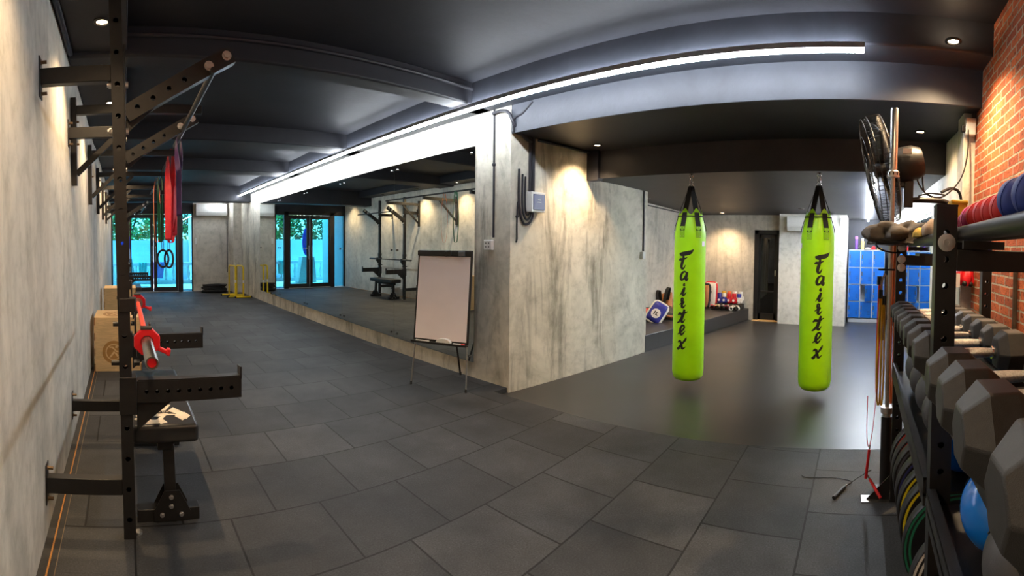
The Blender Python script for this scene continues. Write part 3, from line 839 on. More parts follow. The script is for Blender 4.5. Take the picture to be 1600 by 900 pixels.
conduit('group of black cables over the pillar top', [(3.555, 3.58, 2.90), (3.555, 3.45, 2.905), (3.548, 3.34, 2.86), (3.575, 3.285, 2.74), (3.74, 3.275, 2.63), (3.83, 3.27, 2.60)], 0.018, k=6)
conduit('black cable dropping off the beam onto the pillar', [(3.585, 3.05, 2.93), (3.585, 3.18, 2.84), (3.575, 3.29, 2.80), (3.572, 3.30, 2.66)], 0.013, k=6)
conduit('black conduit at the long rack wall top near the first beam', [(LW + 0.03, 2.6, 2.97), (LW + 0.03, 3.58, 2.96)], 0.02)
conduit('thin dark pipe along the top of the wing wall', [wp(3.95, 2.64), wp(4.8, 2.64)], 0.014)
conduit('thin cable along the top of the recess wall', [(6.3, 3.70, 2.26), (9.98, 3.70, 2.21)], 0.010)
conduit('dark conduit rising in the brick wall corner', [(3.755, BK + 0.02, 2.60), (3.755, BK + 0.02, 3.15)], 0.022)
# whiteboard easel -------------------------------------------------------------
ez = thing('whiteboard_easel', 'tripod flip chart easel with a blank pinkish white board', 'whiteboard', (3.01, 3.812, 0), math.radians(-65.3))
W2 = 0.322
def bo(z): return 0.045 + (z - 0.475) * 0.115                    # lean towards the wall
b = MB(); b.hexa([(-W2, bo(0.475), 0.475), (W2, bo(0.475), 0.475), (W2, bo(0.475) + 0.022, 0.475), (-W2, bo(0.475) + 0.022, 0.475), (-W2, bo(1.44), 1.44), (W2, bo(1.44), 1.44), (W2, bo(1.44) + 0.022, 1.44), (-W2, bo(1.44) + 0.022, 1.44)])
b.build('frame', 'blackplastic', ez, bevel=0.006)
z0, z1 = 0.50, 1.375; w = W2 - 0.022
b = MB(); b.hexa([(-w, bo(z0) - 0.004, z0), (w, bo(z0) - 0.004, z0), (w, bo(z0) + 0.002, z0), (-w, bo(z0) + 0.002, z0), (-w, bo(z1) - 0.004, z1), (w, bo(z1) - 0.004, z1), (w, bo(z1) + 0.002, z1), (-w, bo(z1) + 0.002, z1)])
b.build('board', 'board', ez)
b = MB(); b.bar((-W2, bo(1.41) - 0.008, 1.408), (W2, bo(1.41) - 0.008, 1.408), 0.02, 0.055); b.build('clamp_bar', 'blackplastic', ez, bevel=0.004)
for x, r, mt in ((0.05, 0.5, 'blackplastic'), (0.205, 0.15, 'greyplastic')):
    b = MB(); b.bar((x - 0.03, bo(1.41) - 0.028, 1.40), (x + 0.04, bo(1.41) - 0.028, 1.40 + 0.03 * r), 0.03, 0.055)
    b.build('clip', mt, ez, bevel=0.006)
b = MB(); b.box(-W2, W2, bo(0.475) - 0.055, bo(0.475) + 0.01, 0.462, 0.472); b.box(-W2, W2, bo(0.475) - 0.057, bo(0.475) - 0.052, 0.462, 0.484); b.build('tray', 'blackplastic', ez, bevel=0.002)
for x, fx in ((-W2 + 0.035, -W2), (W2 - 0.035, W2)):
    b = MB(); b.cyl((x, bo(0.9) + 0.03, 0.9), (fx, 0.0, 0.0), 0.0085, n=12); b.cyl((x, bo(1.3) + 0.03, 1.3), (x, bo(0.8) + 0.03, 0.8), 0.011, n=12)
    lg = b.build('leg', 'brushed', ez)
    b = MB(); b.cyl((fx, 0, 0), (fx + (x - fx) * 0.04, bo(0.9) * 0.04, 0.035), 0.013, n=12); b.build('rubber_foot', 'rubber', lg)
b = MB(); b.cyl((0, bo(1.3) + 0.035, 1.30), (0.0, 0.58, 0.0), 0.011, n=12); lg = b.build('leg', 'blackplastic', ez)
b = MB(); b.cyl((0, 0.58, 0), (0, 0.573, 0.035), 0.014, n=12); b.build('rubber_foot', 'rubber', lg)
def ezw(x, y, z):
    v = Matrix.Rotation(math.radians(-65.3), 4, 'Z') @ Vector((x, y, z)); return (v.x + 3.01, v.y + 3.812, z)
er = thing('board_eraser', 'white arched board eraser on the easel tray', 'eraser', ezw(0.06, bo(0.475) - 0.028, 0.472), math.radians(-65.3))
b = MB(); b.prism([(0.085 * math.cos(a), 0.012 + 0.045 * math.sin(a)) for a in [PI * i / 12 for i in range(13)]], lambda u, v, d: (u, d, v), -0.022, 0.022); b.build('grip', 'white_plastic', er, bevel=0.003, fixn=True)
b = MB(); b.box(-0.085, 0.085, -0.023, 0.023, 0, 0.013); b.build('felt', 'greyplastic', er)
for x0, ln, cap, lab in ((-0.27, 0.16, 'p_red', 'whiteboard marker lying at the left end of the easel tray'), (0.17, 0.13, 'p_red', 'whiteboard marker lying right of the board eraser')):
    mk = thing('whiteboard_marker', lab, 'marker', ezw(x0, bo(0.475) - 0.03, 0.481), math.radians(-65.3))
    b = MB(); b.cyl((0, 0, 0), (ln * 0.68, 0, 0), 0.009, n=12); b.build('barrel', 'white_plastic', mk)
    b = MB(); b.cyl((ln * 0.68, 0, 0), (ln, 0, 0), 0.0095, n=12); b.build('cap', cap if x0 > 0 else 'white_plastic', mk)
# yellow dip bars ----------------------------------------------------------------
def dipbar(lab, loc, rz):
    t = thing('dip_bar', lab, 'dip bar', loc, rz, 'pair of yellow dip bars')
    pts = [(0, -0.30, 0.03), (0, -0.30, 0.80)] + [(0, -0.30 + 0.09 * (1 - math.cos(a)), 0.80 + 0.09 * math.sin(a)) for a in [PI / 2 * i / 6 for i in range(1, 7)]]
    pts += [(0, 0.30 - 0.09 * (1 - math.cos(a)), 0.80 + 0.09 * math.sin(a)) for a in [PI / 2 * i / 6 for i in range(6, 0, -1)]] + [(0, 0.30, 0.80), (0, 0.30, 0.03)]
    b = MB(); b.tube(pts, 0.022, 12); b.build('bar_frame', 'yellow', t)
    for y in (-0.30, 0.30):
        b = MB(); b.cyl((-0.23, y, 0.026), (0.23, y, 0.026), 0.024, n=14); f = b.build('base_foot', 'yellow', t)
        for s in (-1, 1):
            c = MB(); c.cyl((s * 0.22, y, 0.027), (s * 0.255, y, 0.027), 0.027, n=14); c.build('end_cap', 'rubber', f)
    b = MB(); b.cyl((0, -0.30, 0.42), (0, -0.30, 0.50), 0.0235, n=12); b.build('sticker', 'tag', t)
    return t
dipbar('yellow dip bar standing nearer the rope pile', (3.09, 13.25, 0), math.radians(5))
dipbar('yellow dip bar standing against the mirror wall', (3.27, 13.05, 0), math.radians(5))
# battle rope pile
pts = []; rr = random.Random(5)
for k in range(7):
    R0 = 0.34 - 0.02 * (k % 3); cx, cy = rr.uniform(-0.07, 0.07), rr.uniform(-0.05, 0.05)
    for j in range(16):
        a = 2 * PI * j / 16; pts.append((cx + R0 * 1.1 * math.cos(a) + rr.uniform(-.02, .02), cy + R0 * 0.6 * math.sin(a) + rr.uniform(-.02, .02), 0.027 + k * 0.034 + rr.uniform(0, .012)))
b = MB(); b.tube(catmull(pts, 3), 0.026, 8); o = b.build('battle_rope', 'webbing'); o.location = (2.78, 14.42, 0); tag(o, 'coiled pile of black battle rope below the far air conditioner', 'rope')
# ================================================================== RACKS ON THE LEFT WALL
def bolt(b, p, axis, r=0.014, h=0.012):
    a = Vector(axis).normalized(); p = Vector(p)
    b.cyl(p, p + a * 0.003, r * 1.45, n=18); b.cyl(p + a * 0.003, p + a * h, r, n=6)
def rack(lab, loc, span, lean):
    """two perforated uprights on wall stand-offs; local origin at the foot of the near upright"""
    t = thing('squat_rack', lab, 'squat rack', loc)
    wl = LW - loc[0]
    for k, y in enumerate((0.0, span)):
        top = 2.78
        holes = [0.10 + 0.1575 * i for i in range(17)]
        b = MB(); b.holed((0, y, 0), (-lean, y, top), 0.062, 0.062, (0, -1, 0), holes, 0.0135, 0, 1)
        up = b.build('upright', ['steel', 'steel_hole'], t, smooth=30)
        for z in (0.267, 2.363):
            xo = -lean * z / top
            b = MB(); b.box(wl + 0.006, xo - 0.031, y - 0.027, y + 0.027, z - 0.041, z + 0.041)
            so = b.build('standoff', 'steel', t, bevel=0.003)
            b = MB(); b.box(wl, wl + 0.007, y - 0.035, y + 0.035, z - 0.105, z + 0.105); b.build('wall_plate', 'steel', so, bevel=0.004)
            b = MB()
            for dz in (-0.08, 0.08):
                bolt(b, (wl + 0.007, y, z + dz), (1, 0, 0), 0.009, 0.03)
            b.build('bolt', 'rust', so)
        # slanting pull-up arm with its mounting plate
        xo = -lean * 2.2 / top + 0.031
        b = MB(); b.box(xo, xo + 0.008, y - 0.032, y + 0.032, 2.02, 2.50)
        b.prism([(xo + 0.008, 2.06), (xo + 0.20, 2.235), (xo + 0.008, 2.13)], lambda u, v, d: (u, d, v), y - 0.004, y + 0.004)
        pl = b.build('arm_plate', 'steel', t, bevel=0.002)
        b = MB(); b.holed((xo + 0.006, y, 2.155), (0.545, y, 2.475), 0.085, 0.060, (0, -1, 0), [0.07 + 0.092 * i for i in range(4)], 0.0135, 0, 1)
        ar = b.build('pull_up_arm', ['steel', 'steel_hole'], t, smooth=30)
        b = MB()
        for (bx, bz) in ((0.517, 2.468), (0.425, 2.410)): bolt(b, (bx, y - 0.030, bz - 0.006), (0, -1, 0), 0.017, 0.016)
        b.build('arm_bolt', 'zinc', ar)
        b = MB()
        for z in (2.305, 2.075):
            b.cyl((xo + 0.008, y - 0.012, z), (xo + 0.022, y - 0.012, z), 0.016, n=6)
            b.cyl((xo - 0.085, y - 0.012, z), (xo - 0.062, y - 0.012, z), 0.010, n=10); b.cyl((xo - 0.077, y - 0.012, z), (xo - 0.064, y - 0.012, z), 0.017, n=6)
        b.build('plate_bolt', 'zinc', pl)
        # J-cup
        b = MB(); b.box(-0.042, 0.040, y - 0.042, y + 0.042, 1.165, 1.235)
        b.box(0.034, 0.044, y - 0.034, y + 0.034, 0.97, 1.235)
        b.box(0.040, 0.115, y - 0.034, y + 0.034, 1.02, 1.048); b.box(0.107, 0.117, y - 0.034, y + 0.034, 1.02, 1.105)
        b.prism([(0.044, 0.93), (0.044, 1.02), (0.112, 1.02)], lambda u, v, d: (u, d, v), y - 0.03, y + 0.03)
        jc = b.build('j_cup', 'steel', t, bevel=0.003)
        b = MB(); b.cyl((-0.075, y, 1.10), (-0.03, y, 1.10), 0.012, n=12); b.build('cup_pin', 'steel_hole', jc)
        # spotter arm
        b = MB(); b.box(-0.046, 0.042, y - 0.042, y + 0.042, 0.645, 0.835)
        b.prism([(0.042, 0.55), (0.042, 0.72), (0.25, 0.72)], lambda u, v, d: (u, d, v), y - 0.006, y + 0.006)
        sa = b.build('spotter_bracket', 'steel', t, bevel=0.003)
        b = MB(); b.holed((0.042, y, 0.757), (0.585, y, 0.757), 0.108, 0.060, (0, -1, 0), [0.05 + 0.055 * i for i in range(9)], 0.011, 0, 1)
        b.box(0.577, 0.587, y - 0.03, y + 0.03, 0.80, 0.862); b.box(0.05, 0.577, y - 0.028, y + 0.028, 0.811, 0.818)
        b.build('spotter_arm', ['steel', 'steel_hole'], sa, smooth=30)
        b = MB(); b.cyl((-0.085, y, 0.90), (-0.02, y, 0.90), 0.013, n=12); b.cyl((0.03, y, 0.90), (0.06, y, 0.90), 0.018, n=6); b.build('lock_pin', 'steel_hole', t)
        b = MB(); b.cyl((0.045, y + 0.02, 0.012), (0.045, y + 0.02, 0.0), 0.02, n=12); b.build('floor_bolt', 'zinc', t)
    b = MB(); b.cyl((0.443, -0.06, 2.375), (0.443, span + 0.55, 2.375), 0.0165, n=14); b.build('pull_up_bar', 'steel', t)
    return t
rack('near black squat rack with perforated posts bolted to the long rack wall', (0.012, 2.391, 0), 1.21, 0.045)
rack('far black squat rack on the long rack wall, close to the glass door', (0.012, 10.57, 0), 1.30, 0.0)
# cantilever pull-up station
st = thing('pull_up_station', 'row of five black wall brackets carrying one long pull-up bar', 'pull-up station', (LW + 0.003, 3.79, 0))
by = [0.0, 1.78, 3.43, 5.08, 6.68]
for k, y in enumerate(by):
    b = MB(); b.box(0, 0.045, y - 0.03, y + 0.03, 1.99, 2.69); ps = b.build('wall_post', 'steel', st, bevel=0.003)
    b = MB()
    for z in (2.10, 2.32, 2.50): bolt(b, (0.045, y + 0.036 * 0, z), (1, 0, 0), 0.008, 0.02)
    b.build('bolt', 'rust', ps)
    b = MB(); b.box(0.045, 1.055, y - 0.027, y + 0.027, 2.555, 2.625); b.build('bracket_arm', 'steel', st, bevel=0.003)
    b = MB(); b.bar((0.04, y, 2.08), (0.56, y, 2.56), 0.03, 0.045, (0, 0, 1)); b.build('brace', 'steel', st, bevel=0.002)
b = MB(); b.cyl((1.02, -0.12, 2.645), (1.02, by[-1] + 0.1, 2.645), 0.019, n=14); b.build('pull_up_bar', 'steel', st)

# barbells -----------------------------------------------------------------------
def barbell(lab, loc, shaft_mat, end_mat, sleeve, Ls=1.31):
    t = thing('barbell', lab, 'barbell', loc)
    b = MB(); b.cyl((0, 0, 0), (0, Ls, 0), 0.0145, n=16); b.build('shaft', shaft_mat, t)
    for s, y in ((-1, 0), (1, Ls)):
        b = MB(); b.lathe([(0.0, 0), (0.036, 0), (0.036, 0.028), (0.025, 0.032), (0.025, 0.43), (0.023, 0.435), (0.018, 0.435), (0.018, 0.428), (0.0, 0.428)], (0, y, 0), (0, s, 0), 24)
        sl = b.build('sleeve', sleeve, t)
        b = MB(); b.cyl((0, y + s * 0.428, 0), (0, y + s * 0.4315, 0), 0.0175, n=18); b.build('end_cap', end_mat, sl)
    return t
barbell('barbell with a red shaft resting on the near rack', (0.094, 2.105, 1.078), 'red_paint', 'red_plastic', 'brushed')
barbell('black barbell resting on the far rack', (0.094, 10.56, 1.078), 'steel', 'steel', 'steel')
def clamp(lab, loc, sy):
    t = thing('barbell_clamp', lab, 'barbell clamp', loc, 0, 'red barbell clamps')
    oct_ = [(0.060 * math.cos(PI / 8 + i * PI / 4), 0.060 * math.sin(PI / 8 + i * PI / 4)) for i in range(7)]
    b = MB()
    ring = [(0.062 * math.cos(2 * PI * i / 8 + PI / 8), 0.062 * math.sin(2 * PI * i / 8 + PI / 8)) for i in range(8)]
    inn = [(0.027 * math.cos(2 * PI * i / 8 + PI / 8), 0.027 * math.sin(2 * PI * i / 8 + PI / 8)) for i in range(8)]
    vs = [(x, -0.018, z) for x, z in ring] + [(x, -0.018, z) for x, z in inn] + [(x, 0.018, z) for x, z in ring] + [(x, 0.018, z) for x, z in inn]
    fs = []
    for i in range(8):
        j = (i + 1) % 8
        fs += [(i, j, 8 + j, 8 + i), (16 + i, 24 + i, 24 + j, 16 + j), (i, 16 + i, 16 + j, j), (8 + i, 8 + j, 24 + j, 24 + i)]
    b.add(vs, fs); b.build('ring_body', 'red_plastic', t, bevel=0.004, fixn=True)
    b = MB(); b.bar((0.045, 0, -0.03), (0.095, 0, -0.052), 0.028, 0.018); b.bar((0.085, 0, -0.047), (0.102, 0, -0.050), 0.034, 0.03); b.build('lever', 'red_plastic', t, bevel=0.004)
    b = MB(); b.box(-0.028, 0.022, -0.02, 0.02, 0.055, 0.066); b.build('pad', 'rubber', t, bevel=0.002)
    return t
clamp('red clamp locked on the near end of the red barbell', (0.094, 2.052, 1.078), 1)
clamp('red clamp on the far end of the red barbell', (0.094, 3.475, 1.078), 1)

# benches --------------------------------------------------------------------------
def bench(lab, loc, logo=True):
    t = thing('flat_bench', lab, 'bench', loc)             # local origin: floor under pad centre
    b = MB(); b.box(-0.178, 0.178, -0.565, 0.565, 0.445, 0.545); pad = b.build('pad', 'vinyl', t, bevel=0.022, seg=4)
    b = MB(); b.box(-0.04, 0.04, -0.50, 0.50, 0.385, 0.445); b.build('spine', 'steel', t, bevel=0.003)
    for s in (-1, 1):
        yy = s * 0.46
        b = MB(); b.bar((0.02, yy, 0.42), (0.03, yy + s * 0.02, 0.05), 0.062, 0.05, (0, 1, 0))
        lg = b.build('leg', 'steel', t, bevel=0.003)
        b = MB(); b.box(-0.155, 0.185, yy - 0.035 + s * 0.02, yy + 0.035 + s * 0.02, 0.0, 0.068); b.build('foot', 'steel', t, bevel=0.003)
        for q in (-1, 1):
            b = MB(); b.prism([(-0.06, 0.005), (0.13, 0.005), (0.135, 0.055), (0.075, 0.17), (-0.008, 0.17), (-0.065, 0.055)], lambda u, v, d: (u, d, v), yy + s * 0.02 + q * 0.036, yy + s * 0.02 + q * 0.043)
            g = b.build('gusset', 'steel', lg, fixn=True)
            if q == -1 and s == -1:
                b = MB()
                for (bx, bz) in ((0.03, 0.135), (0.03, 0.085), (-0.02, 0.04), (0.085, 0.04)): bolt(b, (bx, yy + s * 0.02 - 0.043, bz), (0, -1, 0), 0.009, 0.008)
                b.build('bolt', 'zinc', g)
    if logo:
        z = 0.5462
        # angular print; u to the right across the pad, v along the pad away from the near edge
        polys = [[(0.122, 0.185), (0.065, 0.125), (0.095, 0.060), (0.148, 0.125)] ,
                 [(0.065, 0.270), (0.148, 0.125), (0.12, 0.075), (0.06, 0.125), (0.075, 0.165), (0.03, 0.215)],
                 [(0.055, 0.315), (-0.005, 0.315), (0.02, 0.255), (-0.04, 0.255), (-0.055, 0.275), (-0.10, 0.275), (-0.118, 0.225), (-0.09, 0.205), (0.018, 0.225)],
                 [(-0.155, 0.165), (-0.14, 0.155), (-0.06, 0.17), (0.02, 0.18), (0.03, 0.165), (0.09, 0.16), (0.085, 0.15), (0.015, 0.147), (-0.01, 0.095), (0.012, 0.045), (-0.025, 0.02), (-0.045, 0.085), (-0.015, 0.135), (-0.055, 0.135), (-0.08, 0.15), (-0.155, 0.14)],
                 [(-0.165, 0.11), (-0.145, 0.125), (-0.11, 0.13), (-0.07, 0.085), (-0.03, 0.085), (0.012, 0.035), (-0.10, 0.028), (-0.125, 0.075), (-0.165, 0.095)]]
        b = MB()
        for k, p in enumerate(polys):
            b.prism(p, lambda u, v, d: (u, -0.565 + v, d), z - 0.0012, z + 0.0004 + 0.00003 * k)
        b.build('printed_emblem', 'cream', pad, smooth=0, fixn=True)
        cu = bpy.data.curves.new('t', 'FONT'); cu.body = 'MOVESINEN'; cu.size = 0.021; cu.space_character = 1.5; cu.align_x = 'CENTER'; cu.extrude = 0.0004
        to = bpy.data.objects.new('t', cu); COL.objects.link(to); bpy.context.view_layer.update()
        me = bpy.data.meshes.new_from_object(to); bpy.data.objects.remove(to)
        me.materials.clear(); me.materials.append(M['cream'])
        o = bpy.data.objects.new('printed_word', me); COL.objects.link(o); o.parent = pad
        o.location = (-0.045, -0.565 + 0.208, z + 0.0003); o.rotation_euler = (0, 0, PI)
    return t
bench('black flat bench with a cream angular emblem, inside the near rack', (0.208, 3.02, 0))
bench('plain black flat bench inside the far rack by the glass door', (0.208, 11.25, 0), False)

# plywood jump boxes ---------------------------------------------------------------
def jump_box(lab, loc, w, d, h, mark=True):
    t = thing('plyo_box', lab, 'jump box', loc)
    b = MB(); b.box(0, w, 0, d, 0, h); body = b.build('box_body', 'ply', t, bevel=0.003)
    b = MB()
    for z in [h * (i + 0.5) / 7 for i in range(0, 7, 2)]: b.box(-0.0008, 0.014, -0.0008, 0.004, z - h / 14, z + h / 14)
    for z in [h * (i + 0.5) / 7 for i in range(0, 7, 2)]: b.box(w - 0.014, w + 0.0008, -0.0008, 0.004, z - h / 14, z + h / 14)
    b.build('finger_joint', 'ply_edge', body)
    def ring(b, r0, r1, fn, n=36):
        vs = []; fs = []
        for i in range(n):
            a = 2 * PI * i / n
            vs += [fn(r0 * math.cos(a), r0 * math.sin(a)), fn(r1 * math.cos(a), r1 * math.sin(a))]
        for i in range(n):
            j = (i + 1) % n; fs.append((2 * i, 2 * i + 1, 2 * j + 1, 2 * j))
        b.add(vs, fs)
    def emblem(fn):
        b = MB(); ring(b, 0.098, 0.136, fn); ring(b, 0.001, 0.084, fn)
        o = b.build('stamped_emblem', 'ply_mark', body, smooth=0)
        b = MB(); f2 = lambda u, v: fn(u, v, 0.0006)
        for q in ([(-0.05, 0.05), (-0.02, 0.05), (0.03, -0.0), (0.055, 0.0), (0.055, 0.018), (0.035, 0.018), (-0.01, 0.066), (-0.05, 0.066)],
                  [(0.02, 0.075), (0.045, 0.075), (0.045, 0.05), (0.02, 0.05)],
                  [(-0.055, -0.06), (-0.035, -0.065), (0.02, 0.0), (0.0, 0.012)], [(0.01, -0.015), (0.045, -0.06), (0.06, -0.045), (0.03, -0.005)]):
            b.add([f2(u, v) for u, v in q], [tuple(range(len(q)))])
        b.build('stamped_figure', 'ply', body, smooth=0)
    if mark:
        emblem(lambda u, v, e=0.0: (w * 0.5 - 0.05 + u, -0.0012 - e, h * 0.36 + v))
        emblem(lambda u, v, e=0.0: (w * 0.5 - 0.05 + u, d * 0.45 + v * 1.6, h + 0.0012 + e))
    return t
jump_box('nearer plywood jump box with a round stamped emblem against the long rack wall', (-0.374, 5.57, 0), 0.565, 0.66, 0.645)
jump_box('farther plywood jump box standing behind the first one', (-0.36, 7.95, 0), 0.55, 0.55, 0.78, False)

# bands, rings ----------------------------------------------------------------------
BX = LW + 1.02                                              # x of the long pull-up bar
def band(lab, x, y, ztop, zbot, mat, w=0.03, spread=0.03, turns=(75,), bar_r=0.019, grp=None):
    """closed flat loops hung over a bar that runs along y; below the bar they turn about their own axis"""
    b = MB(); L = ztop - zbot
    for k, tw in enumerate(turns):
        yk = y + (k - (len(turns) - 1) / 2) * w * 0.8; zb = zbot + 0.06 * (k % 2) + 0.03 * k; Lk = ztop - zb
        cx = x + (k - (len(turns) - 1) / 2) * 0.035
        n = 22
        rows = [(bar_r * math.cos(a), ztop + bar_r * math.sin(a), 0.0, 0.0) for a in [PI * i / 8 for i in range(9)]]
        side = []
        for i in range(1, n + 1):
            t = i / n; s = bar_r + (spread - bar_r * 0.4) * math.sin(PI * t * 0.93) ** 0.8
            side.append((s, ztop - (Lk - 0.03) * t, min(1.0, t * 2.2), t))
        rb = side[-1][0]
        path = [(-r[0], r[1], r[2], r[3]) for r in [(rows[j][0], rows[j][1], 0, 0) for j in range(9)]]
        path += [(s, z, q, t) for s, z, q, t in side]
        path += [(rb * math.cos(a), zb + 0.03 + 0.03 * math.sin(a) , 1.0, 1.0) for a in [-PI * i / 8 for i in range(1, 8)]]
        path += [(-s, z, q, t) for s, z, q, t in side[::-1]]
        vs = []; hw = w / 2; th = 0.0022; m = len(path)
        for j, (s, z, q, t) in enumerate(path):
            ph = math.radians(tw) * q; d = Vector((math.cos(ph), math.sin(ph), 0)); e = Vector((-math.sin(ph), math.cos(ph), 0))
            c = Vector((x + (cx - x) * t, yk, z)) + d * s
            s2, z2 = path[(j + 1) % m][0] - path[j - 1][0], path[(j + 1) % m][1] - path[j - 1][1]
            l2 = math.hypot(s2, z2) or 1; nn = (d * (z2 / l2) + Vector((0, 0, -s2 / l2))) * th
            vs += [c - e * hw - nn, c + e * hw - nn, c + e * hw + nn, c - e * hw + nn]
        fs = []
        for j in range(m):
            for q in range(4):
                fs.append((j * 4 + q, j * 4 + (q + 1) % 4, ((j + 1) % m) * 4 + (q + 1) % 4, ((j + 1) % m) * 4 + q))
        b.add(vs, fs)
    o = b.build('stretch_band', mat, smooth=50, fixn=True); tag(o, lab, 'stretch band', grp); return o
band('purple stretch band hung on the end of the near rack bar', 0.455, 3.86, 2.375, 1.74, 'band_purple', 0.042, 0.018, (80,), bar_r=0.0165)
band('wide red stretch band looped over the long pull-up bar', BX - 0.02, 5.80, 2.645, 1.56, 'band_red', 0.075, 0.05, (70, 48, 105))
band('narrow red stretch band hanging beside the wide red one', BX + 0.0, 6.02, 2.645, 1.53, 'band_red', 0.05, 0.07, (35,))
band('dark purple stretch band hanging just behind the red ones', BX - 0.0, 6.14, 2.645, 1.62, 'band_purple', 0.06, 0.03, (80,))
band('green stretch band on the long pull-up bar', BX, 7.72, 2.645, 1.55, 'band_green', 0.05, 0.05, (60,))
band('thin orange stretch band on the long pull-up bar', BX - 0.03, 8.15, 2.645, 1.55, 'band_orange', 0.018, 0.06, (40,))
for x, y, lab, a in ((BX - 0.03, 6.95, 'black gymnastic ring hanging nearer the wall from a black strap', 0.95), (BX + 0.045, 6.80, 'black gymnastic ring hanging in front of the other ring', 1.15)):
    t = thing('gymnastic_ring', lab, 'gymnastic ring', (x, y, 1.30), 0, 'pair of gymnastic rings')
    b = MB(); b.torus((0, 0, 0), 0.125, 0.016, (math.sin(a), math.cos(a), 0.0), 40, 10); b.build('ring', 'rubber', t)
    b = MB()
    for q in (-0.014, 0.014): b.box(q - 0.004, q + 0.004, -0.016, 0.016, 0.11, 1.345)
    b.box(-0.018, 0.018, -0.02, 0.02, 0.105, 0.145); b.build('strap', 'webbing', t)
    b = MB(); b.box(-0.03, 0.03, -0.024, 0.024, 0.95, 1.01); b.build('buckle', 'steel', t)
# ================================================================== THE WING: BAGS, LOCKERS, PADS
BR = 0.176
# script lettering, drawn in a flat sheet: u to the right, v downwards (arbitrary units, 1 unit = 1.36 mm)
STROKES = [  # (points, widths)
    ([(180, 92), (205, 93), (240, 88), (268, 78), (292, 56)], [10, 24, 26, 22, 3]),
    ([(176, 86), (186, 100), (212, 112)], [5, 14, 6]),
    ([(212, 100), (210, 130), (200, 165), (194, 195), (202, 211), (216, 205), (228, 180)], [8, 16, 19, 18, 15, 10, 3]),
    ([(170, 145), (184, 138), (212, 136), (242, 120)], [6, 16, 12, 4]),
    ([(240, 244), (222, 234), (200, 250), (190, 280), (196, 300), (214, 294), (230, 268), (240, 244)], [10, 10, 14, 17, 15, 11, 9, 9]),
    ([(246, 236), (240, 262), (233, 290), (240, 303), (254, 282)], [9, 16, 17, 12, 3]),
    ([(213, 333), (222, 338), (229, 338)], [14, 23, 14]),
    ([(184, 428), (200, 402), (222, 362)], [3, 8, 10]),
    ([(226, 360), (217, 388), (208, 412), (218, 424), (240, 398)], [10, 16, 17, 12, 3]),
    ([(178, 502), (196, 490), (212, 468), (213, 450), (203, 448), (198, 464), (208, 480), (226, 474)], [3, 8, 9, 9, 9, 11, 14, 8]),
    ([(222, 476), (208, 494), (204, 514), (216, 520), (236, 498)], [10, 14, 16, 12, 3]),
    ([(168, 586), (184, 572), (214, 572), (254, 552)], [4, 15, 13, 4]),
    ([(228, 536), (218, 572), (206, 606), (202, 628), (214, 640), (234, 612)], [12, 18, 19, 18, 12, 3]),
    ([(160, 650), (180, 638), (202, 604)], [6, 13, 8]),
    ([(168, 742), (186, 726), (214, 704), (228, 680), (220, 664), (204, 672), (194, 698), (194, 726), (208, 738), (236, 708)], [4, 9, 10, 11, 11, 12, 16, 17, 12, 3]),
    ([(172, 806), (188, 792), (200, 802), (206, 830), (216, 852), (242, 834)], [4, 14, 17, 17, 13, 3]),
    ([(246, 758), (238, 778), (216, 806), (190, 836), (164, 858)], [4, 13, 11, 12, 8]),
    ([(164, 852), (176, 858), (194, 846)], [6, 13, 5]),
]
def lettering(rot):
    b = MB(); S = 0.00136
    for pts, ws in STROKES:
        c = catmull([(p[0], p[1], w) for p, w in zip(pts, ws)], 5)
        rows = []
        for i, p in enumerate(c):
            a = c[min(i + 1, len(c) - 1)] - c[max(i - 1, 0)]
            n = Vector((-a[1], a[0], 0)); n = n.normalized() if n.length > 1e-6 else Vector((1, 0, 0))
            h = max(p[2], 1.5) * 0.66
            rows.append([(p[0] + n[0] * h * k, p[1] + n[1] * h * k) for k in (-1, -0.5, 0, 0.5, 1)])
        vs = []
        for r in rows:
            for (u, v) in r:
                an = rot + (u - 190) * S / BR; rr = BR + 0.0016
                vs.append((rr * math.cos(an), rr * math.sin(an), 1.5 + (389 - (380 + v / 5)) / 734 * 4.98))
        b.add(vs, [(i * 5 + j, i * 5 + j + 1, (i + 1) * 5 + j + 1, (i + 1) * 5 + j) for i in range(len(rows) - 1) for j in range(4)])
    return b
